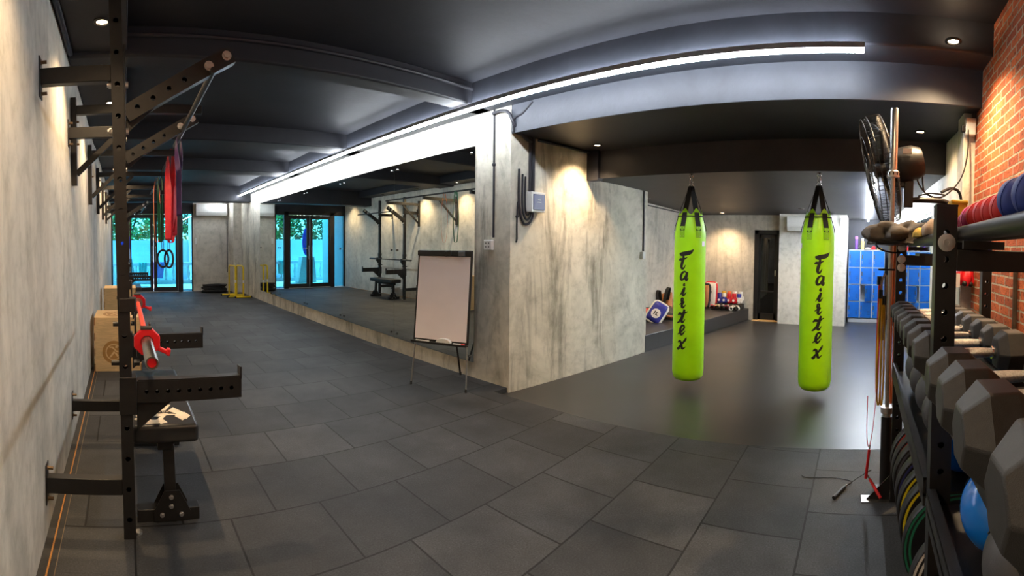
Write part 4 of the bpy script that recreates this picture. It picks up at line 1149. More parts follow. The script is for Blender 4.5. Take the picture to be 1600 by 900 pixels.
def punch_bag(lab, x, y, zb, rot, hook_z):
    t = thing('punching_bag', lab, 'punch bag', (x, y, 0), 0, 'lime green punch bags')
    face = math.atan2(-y, -x)
    top = 1.90
    zs = [(0.0, zb), (0.10, zb), (0.145, zb + 0.012), (0.168, zb + 0.045), (BR, zb + 0.10), (BR, zb + 0.3)] + [(BR - 0.002 * (k % 2), 0.5 + 0.1 * k) for k in range(12)] + [(BR - 0.001, 1.66), (0.168, 1.74), (0.154, 1.82), (0.142, top)]
    n = 60; b = MB(); vs = []
    for (r, z) in zs:
        for i in range(n):
            a = 2 * PI * i / n
            q = max(0, (z - 1.62) / (top - 1.62))
            rr = r * (1 + 0.07 * q * math.cos(6 * (a - face))) - 0.012 * q
            zz = z + (0.035 * q * q * q * math.cos(6 * (a - face) + PI) if z > 1.8 else 0)
            vs.append((rr * math.cos(a), rr * math.sin(a), zz))
    fs = [(k * n + i, k * n + (i + 1) % n, (k + 1) * n + (i + 1) % n, (k + 1) * n + i) for k in range(len(zs) - 1) for i in range(n)]
    b.add(vs, fs)
    # inner top
    m = len(zs) - 1
    inn = [(0.9 * vs[m * n + i][0], 0.9 * vs[m * n + i][1], 1.80) for i in range(n)]
    b.add([vs[m * n + i] for i in range(n)] + inn, [(i, (i + 1) % n, n + (i + 1) % n, n + i) for i in range(n)] + [tuple(n + i for i in range(n))])
    body = b.build('bag_body', 'lime', t, smooth=50)
    lettering(face + rot).build('lettering', 'black_print', body, smooth=0)
    b = MB(); b.lathe([(0, zb - 0.004), (0.055, zb - 0.004), (0.06, zb + 0.004), (0, zb + 0.004)], n=24); b.build('base_cap', 'blackplastic', t)
    # lacing band under the scalloped rim
    pts = []
    for i in range(n):
        a = 2 * PI * i / n; r = 0.1455 * (1 + 0.055 * math.cos(6 * (a - face))) - 0.004
        pts.append((r * math.cos(a), r * math.sin(a), 1.845))
    b = MB(); b.tube(pts, 0.007, 6, True); b.build('drawstring', 'webbing', t)
    for k in range(6):
        a = face + PI / 6 + 2 * PI * k / 6
        ca, sa = math.cos(a), math.sin(a)
        P = lambda r, z: (r * ca, r * sa, z)
        b = MB(); b.sweep([P(BR + 0.001, 1.69), P(0.168, 1.745), P(0.1445, 1.82), P(0.129, 1.88), P(0.100, 1.96), P(0.052, 2.09), P(0.022, 2.165), P(0.008, 2.185)],
                          [(-0.029, -0.002), (0.029, -0.002), (0.029, 0.002), (-0.029, 0.002)], up=(-sa, ca, 0))
        b.build('hanging_strap', 'webbing', t, smooth=50)
        b = MB()
        vs2 = []
        for j in range(5):
            aa = a + (-0.030 + 0.015 * j) / BR
            for (z, rr) in ((1.735, 0.1765), (1.70, 0.1785), (1.61, 0.1795)): vs2.append((rr * math.cos(aa), rr * math.sin(aa), z))
        b.add(vs2, [(j * 3 + q, (j + 1) * 3 + q, (j + 1) * 3 + q + 1, j * 3 + q + 1) for j in range(4) for q in range(2)])
        pa = b.build('rivet_patch', 'lime_d', t, smooth=50)
        b = MB()
        for (du, z) in ((-0.018, 1.72), (0.018, 1.72), (0, 1.675), (-0.018, 1.628), (0.018, 1.628)):
            aa = a + du / BR; b.sphere((0.1795 * math.cos(aa), 0.1795 * math.sin(aa), z), 0.0035, 8, 6)
        b.build('rivet', 'zinc', pa)
    # tag sewn on the seam
    aa = face + (0.95 if rot < 0 else -1.25); b = MB(); vs2 = []
    for j in range(4):
        q = aa + (-0.022 + 0.0147 * j) / BR
        for z in (1.52, 1.575): vs2.append(((BR + 0.002) * math.cos(q), (BR + 0.002) * math.sin(q), z))
    b.add(vs2, [(j * 2, j * 2 + 2, j * 2 + 3, j * 2 + 1) for j in range(3)]); b.build('sewn_tag', 'tag', t)
    # swivel hook
    b = MB(); b.torus((0, 0, 2.20), 0.022, 0.005, (math.cos(face), math.sin(face), 0), 20, 8)
    loop = [(0.017 * math.cos(q), 0.038 * math.sin(q)) for q in [2 * PI * i / 20 for i in range(20)]]
    s = Vector((-math.sin(face), math.cos(face), 0))
    b.tube([tuple(s * u + Vector((0, 0, 2.248 + v))) for u, v in loop], 0.005, 8, True)
    b.torus((0, 0, hook_z - 0.022), 0.020, 0.0055, (math.cos(face), math.sin(face), 0), 20, 8)
    b.cyl((0, 0, 2.28), (0, 0, hook_z - 0.04), 0.006, n=8)
    b.build('swivel_hook', 'chrome', t)
    b = MB(); b.lathe([(0, 0.014), (0.03, 0.014), (0.03, 0), (0, 0)], (0, 0, hook_z), n=20); b.cyl((0, 0, hook_z), (0, 0, hook_z - 0.016), 0.009); b.build('ceiling_eye', 'steel', t)
D1, a1 = 5.24, 1.204; D2, a2 = 4.97, 1.4752
punch_bag('lime green punch bag hanging in front of the glove platform', D1 * math.sin(a1), D1 * math.cos(a1), 0.035, -0.56, 2.322)
punch_bag('lime green punch bag hanging in front of the pale pier and air conditioner', D2 * math.sin(a2), D2 * math.cos(a2), 0.035, 0.0, 2.322)

# right wall mirror of the locker area
b = MB(); a0, a1_ = (5.55, -0.88 + 1.53 * 0.26 / 6.88 + 0.012), (10.66, -0.88 + 6.64 * 0.26 / 6.88 + 0.012)
t = thing('wall_mirror', 'large mirror on the plastered wall reflecting the blue lockers', 'mirror', (a0[0], a0[1], 0))
L = Vector((a1_[0] - a0[0], a1_[1] - a0[1], 0))
b.prism([(0, 0), (L.x, L.y), (L.x, L.y - 0.008), (0, -0.008)], lambda u, v, d: (u, v, d), 0.0, 2.0); b.build('mirror_pane', 'mirror', t, smooth=0, fixn=True)
for q in (0.15, 0.5, 0.85):
    c = MB(); c.cyl((L.x * q, L.y * q - 0.001, 1.93), (L.x * q, L.y * q + 0.012, 1.93), 0.012, n=12); c.build('clip', 'chrome', t)

# lockers
lk = thing('locker_cabinet', 'grey steel locker cabinet with twelve blue doors, one ajar', 'locker', (10.32, -0.50, WF))
Wd, Hh, Dp = 0.80, 1.60, 0.42; fr = 0.022; cw = Wd / 3; base = 0.085; ch = (Hh - base - fr) / 4
b = MB()
b.box(0.0, Dp, 0, fr, 0, Hh); b.box(0, Dp, Wd - fr, Wd, 0, Hh); b.box(Dp - 0.01, Dp, 0, Wd, 0, Hh); b.box(0, Dp, 0, Wd, Hh - fr, Hh)
for k in range(1, 3): b.box(0, Dp, k * cw - 0.011, k * cw + 0.011, base, Hh)
for k in range(0, 4): b.box(0, Dp, 0, Wd, base + k * ch - 0.011, base + k * ch + 0.011)
b.box(0.0, Dp, 0, Wd, 0, base)
b.build('carcass', 'locker_grey', lk)
for c in range(3):
    for r in range(4):
        dw, dh = cw - 0.026, ch - 0.026
        y1 = (c + 1) * cw - 0.013; z0 = base + r * ch + 0.013                     # hinge on the right in the photo (-y side)
        dr = MB(); dr.box(-0.012, 0.004, 0, dw, 0, dh)
        do = dr.build('door', 'blue_door', lk, bevel=0.003)
        do.location = (-0.002, c * cw + 0.013, z0)
        if c == 1 and r == 1: do.rotation_euler = (0, 0, math.radians(52))
        b = MB(); b.box(-0.015, -0.011, dw - 0.035, dw - 0.012, dh * 0.52, dh * 0.78); h = b.build('handle', 'greyplastic', do, bevel=0.002)
        b = MB(); b.cyl((-0.019, dw - 0.022, dh * 0.36), (-0.011, dw - 0.022, dh * 0.36), 0.010, n=12); b.box(-0.016, -0.012, dw - 0.030, dw - 0.016, dh * 0.22, dh * 0.31); b.build('lock', 'brushed', do)
        b = MB()
        for k in range(3): b.box(-0.0135, -0.0115, 0.03, 0.08, dh * 0.22 + k * 0.035, dh * 0.22 + k * 0.035 + 0.006)
        b.build('vent_slot', 'p_blue', do)
def bottle(lab, loc, h, r, body, capm, capr=None):
    t = thing('bottle', lab, 'bottle', loc)
    b = MB(); b.lathe([(0, 0), (r, 0), (r, h * 0.72), (r * 0.6, h * 0.8), (r * 0.55, h * 0.82), (0, h * 0.82)], n=18); b.build('body', body, t)
    cr = capr or r * 0.65
    b = MB(); b.lathe([(0, h * 0.8), (cr, h * 0.8), (cr, h * 0.97), (cr * 0.7, h), (0, h)], n=18); b.build('cap', capm, t)
TZ = WF + Hh
bottle('purple bottle with a lilac cap on the lockers', (10.45, 0.135, TZ), 0.29, 0.032, 'purple_b', 'lilac', 0.034)
bottle('white spray bottle with a yellow label on the lockers', (10.42, 0.00, TZ), 0.25, 0.036, 'cap_yellow', 'white_plastic', 0.026)
b = MB(); b.sphere((0, 0, 0.05), 0.05, 18, 12, sc=(1, 1.2, 1)); b.torus((0, 0, 0.045), 0.058, 0.01); o = b.build('helmet_ball', 'leather_grey'); o.location = (10.52, 0.03, TZ + 0.0); tag(o, 'round grey green object behind the bottles on the lockers', 'ball')
b = MB(); b.sphere((0, 0, 0.022), 1, 14, 8, sc=(0.06, 0.075, 0.024)); o = b.build('folded_cloth', 'white_plastic'); o.location = (10.42, -0.12, TZ + 0.002); tag(o, 'small crumpled white cloth on the lockers', 'cloth')
b = MB(); b.prism([(-0.05, 0), (0.05, 0), (0.05, 0.04), (0.0, 0.09), (-0.04, 0.07)], lambda u, v, d: (d, u, v), -0.04, 0.04); o = b.build('bag', 'red_plastic', bevel=0.01, fixn=True); o.location = (10.42, -0.24, TZ); tag(o, 'small red pouch on the lockers', 'pouch')
b = MB(); b.box(-0.05, 0.05, -0.05, 0.05, 0, 0.045); o = b.build('small_box', 'band_yellow', bevel=0.006); o.location = (10.42, -0.38, TZ); tag(o, 'small yellow box beside the red pouch on the lockers', 'box')

# pads and gloves on the platform
PZ = 0.20
def rpad(name, lab, cat, loc, rot, size, mat, strapm=None, disc=None, nstr=2, curve=0.0, edge=None, grp=None):
    """padded shield: rounded box bulging outwards, lying in local XZ with its front on -Y"""
    t = thing(name, lab, cat, loc, 0, grp); t.rotation_euler = rot
    w, d, h = size; b = MB(); nu, nv = 8, 10; vs = []
    for s in (-1, 1):
        for i in range(nu + 1):
            for j in range(nv + 1):
                u = -1 + 2 * i / nu; v = -1 + 2 * j / nv
                q = (1 - abs(u) ** 4) * (1 - abs(v) ** 6)
                vs.append((w / 2 * u * (1 - 0.10 * abs(v) ** 3), s * d / 2 * (0.25 + 0.75 * q ** 0.5) - curve * (1 - v * v), h / 2 + h / 2 * v))
    m = (nu + 1) * (nv + 1); fs = []
    for i in range(nu):
        for j in range(nv):
            a = i * (nv + 1) + j; q = (a, a + nv + 1, a + nv + 2, a + 1)
            fs += [q, tuple(m + k for k in q[::-1])]
    for i in range(nu):
        a = i * (nv + 1); fs.append((a, m + a, m + a + nv + 1, a + nv + 1)); a += nv; fs.append((a, a + nv + 1, m + a + nv + 1, m + a))
    for j in range(nv):
        fs.append((j, j + 1, m + j + 1, m + j)); a = nu * (nv + 1) + j; fs.append((a, m + a, m + a + 1, a + 1))
    b.add(vs, fs); body = b.build('pad_body', mat, t, smooth=50, fixn=True)
    if edge:
        b = MB(); pts = [(w / 2 * math.copysign(abs(math.cos(q)) ** 0.4, math.cos(q)) * 0.985, -curve * 0.4, h / 2 + h / 2 * math.copysign(abs(math.sin(q)) ** 0.4, math.sin(q)) * 0.985) for q in [2 * PI * i / 32 for i in range(32)]]
        b.tube(pts, d * 0.22, 8, True); b.build('piping', edge, body)
    if disc:
        b = MB(); b.lathe([(0, 0), (w * 0.30, 0.0), (w * 0.30, 0.004), (0, 0.006)], (0, -d / 2 - curve * 0.9 + 0.002, h * 0.42), (0, -1, 0), 28); dd = b.build('emblem_disc', 'tag', body)
        b = MB(); yy = -d / 2 - curve * 0.9 - 0.005
        b.box(-w * 0.13, -w * 0.06, yy, yy + 0.003, h * 0.42 - w * 0.12, h * 0.42 + w * 0.14); b.box(0.0, w * 0.16, yy, yy + 0.003, h * 0.42 - w * 0.1, h * 0.42 - w * 0.03); b.box(0.0, w * 0.07, yy, yy + 0.003, h * 0.42 - w * 0.1, h * 0.42 + w * 0.12)
        b.build('emblem_mark', 'leather_black', dd)
    if strapm:
        for k in range(nstr):
            zz = h * (0.35 + 0.34 * k)
            pts = [(-w * 0.42, d * 0.3, zz), (-w * 0.36, d * 0.75, zz), (0, d * 1.15, zz), (w * 0.36, d * 0.75, zz), (w * 0.42, d * 0.3, zz)]
            b = MB(); b.sweep(catmull(pts, 4), [(-0.025, -0.003), (0.025, -0.003), (0.025, 0.003), (-0.025, 0.003)], up=(0, 0, 1)); b.build('strap', strapm, t, smooth=50)
    return t
fz = math.radians(-90)          # front of the pad towards the camera (-x)
rd = math.radians
rpad('kick_pad', 'red and black pad half hidden at the left end of the platform', 'pad', (7.30, 3.62, PZ + 0.03), (rd(-38), 0, fz + 0.3), (0.20, 0.10, 0.24), 'leather_red', 'leather_black', edge='leather_black')
rpad('belly_pad', 'blue pad with a round white emblem leaning in the gear pile', 'pad', (7.30, 3.50, PZ + 0.01), (rd(-24), rd(28), fz + 0.15), (0.28, 0.12, 0.38), 'leather_blue', 'leather_black', disc=True, edge='leather_white')
rpad('kick_pad', 'tan kick pad with black straps behind the blue pad', 'pad', (7.98, 3.52, PZ + 0.01), (rd(-20), rd(-12), fz - 0.1), (0.26, 0.12, 0.46), 'tan', 'leather_black', grp='tan kick pads')
rpad('kick_pad', 'black kick pad with tan trim lying in front of the gear pile', 'pad', (7.72, 3.30, PZ + 0.06), (rd(-70), rd(10), fz + 0.75), (0.22, 0.11, 0.46), 'leather_black', 'tan', edge='tan')
rpad('kick_pad', 'grey green kick pad standing by the punch bag by the platform', 'pad', (8.22, 3.42, PZ + 0.01), (rd(-16), rd(8), fz - 0.3), (0.26, 0.12, 0.50), 'leather_grey', 'leather_black', edge='leather_white')
b = MB()
for (p, q) in (((0, 0.05, 0), (0, 0.10, 0.44)), ((0.02, -0.05, 0), (0, -0.10, 0.50))):
    pts = [Vector(p), Vector(p) + Vector((0, 0.02, 0.2)), Vector(q), Vector(q) + Vector((0.05, -0.03, 0.03)), Vector(p) + Vector((0.08, 0, 0.2))]
    b.sweep(catmull(pts, 5), [(-0.03, -0.006), (0.03, -0.006), (0.03, 0.006), (-0.03, 0.006)], up=(0, 1, 0))
o = b.build('shin_guard', 'leather_black'); o.location = (7.95, 3.60, PZ); tag(o, 'upright black strap loops at the back of the gear pile', 'strap')
rpad('kick_pad', 'tan kick pad leaning on the back wall right of the punch bag by the platform', 'pad', (9.62, 3.34, PZ), (rd(-9), 0, fz - 0.25), (0.22, 0.13, 0.52), 'tan', 'leather_black', curve=0.03, edge='leather_black', grp='tan kick pads')
rpad('strike_shield', 'white strike shield with red edging leaning on the back wall', 'shield', (9.76, 3.27, PZ), (rd(-8), 0, fz - 0.1), (0.30, 0.10, 0.56), 'leather_white', 'leather_black', edge='leather_red')
def glove(lab, loc, rot, mat, cuff, s=1.0, grp='boxing gloves on the platform'):
    t = thing('boxing_glove', lab, 'boxing glove', loc, 0, grp); t.rotation_euler = rot; t.scale = (s, s, s)
    b = MB(); prof = [(0, 0.0), (0.030, 0.004), (0.050, 0.022), (0.059, 0.055), (0.058, 0.095), (0.048, 0.13), (0.042, 0.15), (0, 0.15)]
    b.lathe(prof, n=24)
    b.v = [(x * 1.0, y * 0.85 + 0.012 * math.sin(min(1, z / 0.12) * PI), z) for x, y, z in b.v]
    body = b.build('fist', mat, t, smooth=60)
    b = MB(); b.sweep(catmull([(0.048, -0.01, 0.115), (0.066, -0.022, 0.085), (0.066, -0.026, 0.05), (0.055, -0.028, 0.03)], 4), [(0.019 * math.cos(2 * PI * i / 10), 0.019 * math.sin(2 * PI * i / 10)) for i in range(10)]); b.build('thumb', mat, t, smooth=60)
    b = MB(); b.lathe([(0.042, 0.145), (0.047, 0.15), (0.049, 0.215), (0.045, 0.225), (0.030, 0.225), (0.030, 0.16)], n=20); b.build('cuff', cuff, t)
    b = MB(); b.lathe([(0, 0.0), (0.026, 0.0), (0, 0.004)], (0, -0.052, 0.075), (0, -1, 0.1), 16); b.build('emblem', 'tag', body)
    return t
up_ = (rd(0), 0, fz)
low = [('dark red glove lying at the left end of the lower glove row', 3.09, 'leather_red', 'leather_black'), ('cream glove lying in the lower glove row', 2.99, 'leather_cream', 'leather_black'),
       ('black glove lying in the middle of the lower glove row', 2.885, 'leather_black', 'leather_black'), ('dark pink glove lying in the lower glove row', 2.78, 'magenta', 'leather_black'),
       ('grey and white glove lying in the lower glove row', 2.675, 'leather_grey', 'leather_white'), ('white glove lying at the right end of the lower glove row', 2.58, 'leather_white', 'leather_black')]
for lab, y, m1, m2 in low: glove(lab, (9.62, y, PZ + 0.052), (rd(-90), 0, fz + rd(180)), m1, m2, 0.98)
upp = [('left one of the two blue gloves on the glove pile', 3.055, 'leather_blue', 'leather_blue'), ('right one of the two blue gloves on the glove pile', 2.945, 'leather_blue', 'leather_white'),
       ('left one of the two red gloves on the glove pile', 2.835, 'leather_red', 'leather_red'), ('right one of the two red gloves on the glove pile', 2.725, 'leather_red', 'leather_red'),
       ('white and blue glove at the right end of the glove pile', 2.615, 'leather_white', 'leather_blue')]
for lab, y, m1, m2 in upp: glove(lab, (9.80, y, PZ + 0.102), (rd(-4), 0, fz), m1, m2, 1.0)
for lab, y, m1 in (('yellow glove behind the blue gloves', 2.99, 'band_yellow'), ('orange glove behind the red gloves', 2.86, 'band_orange'), ('white glove behind the red gloves', 2.74, 'leather_white'), ('white glove behind the white and blue one', 2.61, 'leather_white')):
    glove(lab, (9.92, y, PZ + 0.15), (rd(0), 0, fz), m1, m1, 0.95)
b = MB(); b.box(9.70, 9.985, 2.54, 3.14, PZ, PZ + 0.098); o = b.build('glove_bench', 'leather_black', bevel=0.01); tag(o, 'low black block carrying the upper row of gloves', 'block')
# ================================================================== DUMBBELL RACK AND EVERYTHING ON IT
rk = thing('dumbbell_rack', 'black steel dumbbell rack with shelves along the brick wall', 'rack', (0, 0, 0))
FY, RY = -0.235, -0.765                                       # front / rear post axis
for x, top in ((1.33, 1.636), (2.83, 1.565), (-0.20, 1.636)):
    for y in (FY, RY):
        b = MB(); b.holed((x, y, 0), (x, y, top), 0.060, 0.060, (-1, 0, 0), [0.06 + 0.075 * i for i in range(int((top - 0.1) / 0.075) + 1)], 0.0095 if x != 2.83 else 0.0115, 0, 1)
        po = b.build('post', ['steel', 'steel_hole'], rk, smooth=30)
        b = MB(); b.box(x - 0.031, x + 0.031, y - 0.031, y + 0.031, top - 0.002, top + 0.004); b.build('post_cap', 'blackplastic', po)
        if y == FY:
            for z in ((1.532,) if x < 2 else (1.53, 1.462, 1.412)):
                b = MB(); b.lathe([(0, 0), (0.025, 0), (0.025, 0.004), (0.014, 0.006), (0, 0.006)], (x - 0.030, y, z), (-1, 0, 0), 24)
                b.lathe([(0, 0.006), (0.011, 0.006), (0.011, 0.012), (0.006, 0.012), (0.006, 0.008), (0, 0.008)], (x - 0.030, y, z), (-1, 0, 0), 20)
                b.build('washer_bolt', 'zinc', po)
    b = MB(); b.box(x - 0.03, x + 0.03, RY + 0.03, FY - 0.03, 1.452 if x < 2 else 1.425, 1.514 if x < 2 else 1.487); b.build('depth_beam', 'steel', rk, bevel=0.003)
    b = MB(); b.box(x - 0.03, x + 0.03, RY + 0.035, FY - 0.035, 0.0, 0.06); b.build('base_beam', 'steel', rk, bevel=0.003)
for x0, x1 in ((-0.165, 1.295), (1.365, 2.795)):
    for y, r in ((-0.287, 0.022), (-0.362, 0.020)):
        b = MB(); b.cyl((x0 - 0.035 * (x0 > 0), y, 1.560), (x1 + 0.035, y, 1.560), r, n=24); b.build('top_tube', 'steel', rk)
    b = MB()
    for xx in (x0 + 0.05, x1 - 0.05): b.box(xx - 0.01, xx + 0.01, -0.385, -0.27, 1.515, 1.537)
    b.build('tube_bracket', 'steel', rk)
    # dumbbell saddles: two rails
    for y in (-0.245, -0.485):
        b = MB(); b.box(x0, x1, y - 0.035, y + 0.035, 1.085, 1.118); b.build('saddle_rail', 'steel', rk, bevel=0.003)
    for xx in (x0 + 0.02, x1 - 0.02):
        b = MB(); b.box(xx - 0.02, xx + 0.02, RY, FY, 1.05, 1.088); b.build('rail_support', 'steel', rk)
    # ball shelf with a front lip
    b = MB(); b.box(x0, x1, -0.73, -0.196, 0.784, 0.792); b.box(x0, x1, -0.204, -0.196, 0.755, 0.838); b.box(x0, x1, -0.222, -0.196, 0.832, 0.840); b.box(x0, x1, -0.735, -0.727, 0.755, 0.838)
    b.build('ball_shelf', 'steel', rk)
    # plate cradle
    for y in (-0.27, -0.56):
        b = MB(); b.box(x0, x1, y - 0.02, y + 0.02, 0.10, 0.14); b.build('plate_rail', 'steel', rk, bevel=0.002)
b = MB(); b.box(2.79, 2.87, -0.20, -0.03, 0.0, 0.006); b.build('floor_bracket', 'brushed', rk)
b = MB(); b.prism([(-0.199, 0.006), (-0.06, 0.006), (-0.199, 0.15)], lambda u, v, d: (d, u, v), 2.82, 2.828); b.build('bracket_gusset', 'steel', rk)

# hex dumbbells
def dumbbell(lab, x, r, hl=0.125):
    t = thing('hex_dumbbell', lab, 'dumbbell', (x, -0.165, 1.119 + r * 0.866), 0, 'hex dumbbells on the rack')
    for y0, s in ((0.0, 1), (-0.39, -1)):
        prof = [(0, 0), (r * 0.56, 0), (r, 0.042), (r, hl - 0.03), (r * 0.66, hl), (0, hl)]
        b = MB(); b.lathe(prof, (0, y0, 0), (0, -s, 0), 6, ref=(1, 0, 0)); b.build('hex_head', 'hexrubber', t, smooth=20, bevel=0.004)
    b = MB(); yA, yB = -hl, -0.39 + hl
    n = 12; pr = []
    for i in range(n + 1):
        q = i / n; pr.append((0.0135 + 0.0035 * math.sin(PI * q), (yA - yB) * q))
    b.lathe(pr, (0, yA, 0), (0, -1, 0), 20); h = b.build('handle', 'knurl', t)
    for yy in (yA - 0.006, yB + 0.006):
        b = MB(); b.lathe([(0.014, -0.006), (0.021, -0.006), (0.021, 0.006), (0.014, 0.006)], (0, yy, 0), (0, -1, 0), 20); b.build('collar', 'chrome', h)
    return t
dl = [(0.335, 0.098, 'largest hex dumbbell at the camera end of the rack'), (0.54, 0.096, 'second hex dumbbell from the camera end'), (0.765, 0.092, 'third hex dumbbell from the camera end, over the bright blue ball'),
      (0.955, 0.088, 'fourth hex dumbbell from the camera end'), (1.135, 0.084, 'hex dumbbell just this side of the near rack post'), (1.455, 0.078, 'hex dumbbell just beyond the near rack post'),
      (1.625, 0.075, 'second hex dumbbell beyond the near rack post'), (1.79, 0.073, 'third hex dumbbell beyond the near rack post'), (1.955, 0.071, 'fourth hex dumbbell beyond the near rack post'),
      (2.115, 0.069, 'fifth hex dumbbell beyond the near rack post'), (2.275, 0.067, 'third hex dumbbell from the lockers end'), (2.435, 0.065, 'second hex dumbbell from the lockers end'), (2.60, 0.063, 'smallest hex dumbbell beside the far rack post')]
for x, r, lab in dl: dumbbell(lab, x, r)

# balls in the top tubes
tb = [(1.445, 0.034, 'magenta', 'dark pink small ball nearest the near rack post'), (1.37, 0.040, 'pink', 'bright pink small ball on the top tubes'), (1.289, 0.041, 'red_ball', 'red small ball next to the bright pink one'),
      (1.206, 0.041, 'red_ball', 'second red small ball from the pink balls'), (1.123, 0.041, 'red_ball', 'third red small ball from the pink balls'), (1.040, 0.041, 'red_ball', 'red small ball touching the navy balls'),
      (0.950, 0.049, 'blue_ball', 'navy ball next to the red balls on the top tubes'), (0.851, 0.049, 'blue_ball', 'navy ball nearest the camera on the top tubes')]
for x, r, mt, lab in tb:
    # rest in the groove between the front tube (r .028) and rear tube (r .022)
    y1, r1, y2, r2 = -0.287, 0.022 + r, -0.362, 0.020 + r
    d = y1 - y2; yy = (r1 * r1 - r2 * r2 + d * d) / (2 * d); zz = math.sqrt(max(1e-6, r1 * r1 - yy * yy))
    t = thing('toning_ball', lab, 'ball', (x, y1 - yy, 1.560 + zz), 0, 'small balls on the top tubes')
    MB().sphere((0, 0, 0), r, 28, 18).build('ball_skin', mt, t, smooth=80)
    MB().torus((0, 0, 0), r * 0.999, 0.0012, (0.9, 0.3, 0.2), 36, 6).build('seam', mt, t)
# slam balls on the middle shelf
sb = [(0.655, 0.098, 'grey_ball', 'grey slam ball nearest the camera on the middle shelf'), (0.865, 0.100, 'grey_ball', 'grey slam ball beside the bright blue ball'), (1.075, 0.100, 'sky_ball', 'bright blue ball on the camera side of the near rack post'),
      (1.50, 0.112, 'sky_ball', 'bright blue ball just beyond the near rack post'), (1.76, 0.105, 'grey_ball', 'first grey slam ball beyond the blue balls'), (1.99, 0.105, 'grey_ball', 'second grey slam ball beyond the blue balls'),
      (2.22, 0.105, 'grey_ball', 'third grey slam ball beyond the blue balls'), (2.45, 0.105, 'grey_ball', 'grey slam ball nearest the far rack post')]
for x, r, mt, lab in sb:
    t = thing('slam_ball', lab, 'ball', (x, -0.345, 0.793 + r), 0, 'slam balls on the middle shelf')
    MB().sphere((0, 0, 0), r, 32, 20).build('ball_skin', mt, t, smooth=80)
    MB().lathe([(0, r - 0.001), (0.010, r - 0.001), (0.011, r + 0.002), (0, r + 0.002)], (0, 0, 0), (0.4, 0.7, 0.5), 14).build('valve', 'blackplastic', t)
# bumper plates standing on edge
def bumper(lab, x, ring, two=False, w=0.055, rr=0.225):
    t = thing('bumper_plate', lab, 'weight plate', (x, -0.415, 0.1405 + math.sqrt(rr * rr - 0.0) - 0.052), 0, 'bumper plates in the rack')
    h = w / 2
    s0, s1, s2, s3, s4, s5 = rr - 0.050, rr - 0.044, rr - 0.032, rr - 0.028, rr - 0.018, rr - 0.010
    if two: side = [(0.025, 0), (0.08, 0), (0.09, 1), (0.15, 0), (rr - 0.034, 0), (rr - 0.024, 1), (rr - 0.015, 0), (rr - 0.006, 1), (rr - 0.003, 0)]
    else: side = [(0.025, 0), (0.08, 0), (0.09, 0), (0.15, 0), (rr - 0.024, 0), (rr - 0.013, 1), (rr - 0.004, 0)]
    prof = []; mats = []
    for i, (r, m) in enumerate(side):
        inset = 0.010 if 0.085 < r < 0.16 else 0.0
        prof.append((r, -h + inset)); mats.append(m)
    mats = [side[i + 1][1] for i in range(len(side) - 1)]
    prof += [(rr, -h + 0.005), (rr, h - 0.005)]; mats += [0, 0]
    back = [(r, h - (0.010 if 0.085 < r < 0.16 else 0.0)) for r, m in side][::-1]
    prof += back; mats += [0] + [side[::-1][i][1] for i in range(len(side) - 1)]
    prof.append(prof[0]); mats.append(0)
    b = MB(); b.lathe(prof, (0, 0, 0), (1, 0, 0), 64, mats=mats); b.build('plate_rubber', ['plate', ring], t, smooth=40)
    b = MB(); b.lathe([(0.0255, -h - 0.001), (0.040, -h - 0.001), (0.040, -h + 0.004), (0.0255, h - 0.004), (0.0255, -h - 0.001)], (0, 0, 0), (1, 0, 0), 32); b.build('steel_hub', 'brushed', t)
for x, ring, two, w, lab in ((2.68, 'p_red', False, 0.07, 'red striped bumper plate next to the far rack post'), (2.56, 'p_red', False, 0.07, 'second red striped bumper plate from the far rack post'),
                             (2.45, 'p_grey', False, 0.07, 'grey striped bumper plate behind the red ones'), (2.30, 'p_blue', False, 0.065, 'blue striped bumper plate in the rack'),
                             (2.16, 'p_yellow', False, 0.06, 'yellow striped bumper plate next to the blue one'), (2.03, 'p_yellow', False, 0.06, 'yellow striped bumper plate next to the green one'),
                             (1.88, 'p_green', True, 0.05, 'bumper plate with two green rings'), (1.64, 'p_white', True, 0.045, 'bumper plate with two white rings, nearest the camera')):
    bumper(lab, x, ring, two, w)

# upright barbell in its floor holder
t = thing('barbell', 'bright steel barbell standing upright at the far end of the rack', 'barbell', (2.945, -0.180, 0.0))
b = MB(); b.cyl((0, 0, 0.53), (0, 0, 1.97), 0.0145, n=18); b.build('shaft', 'brushed', t)
for z, s in ((0.53, -1), (1.97, 1)):
    b = MB(); b.lathe([(0.015, 0), (0.040, 0), (0.041, 0.006), (0.041, 0.034), (0.036, 0.04), (0.0255, 0.042), (0.0255, 0.425), (0.023, 0.43), (0.0, 0.43)], (0, 0, z), (0, 0, s), 28); sl = b.build('sleeve', 'sleeve_steel', t)
    if s > 0:
        b = MB()
        for i in range(10):
            a = 2 * PI * i / 10; b.box(0.040 * math.cos(a) - 0.004, 0.040 * math.cos(a) + 0.004, 0.040 * math.sin(a) - 0.004, 0.040 * math.sin(a) + 0.004, z + 0.012, z + 0.028)
        b.build('collar_notches', 'steel', sl)
t = thing('barbell_holder', 'black floor tube holding the upright barbell', 'holder', (2.945, -0.180, 0.0))
b = MB(); b.lathe([(0, 0), (0.036, 0), (0.036, 0.47), (0.028, 0.47), (0.028, 0.02), (0, 0.02)], n=24); b.build('holder_tube', 'steel', t)
b = MB(); b.box(-0.06, 0.06, -0.06, 0.06, 0, 0.008); b.build('base_plate', 'steel', t, bevel=0.002)

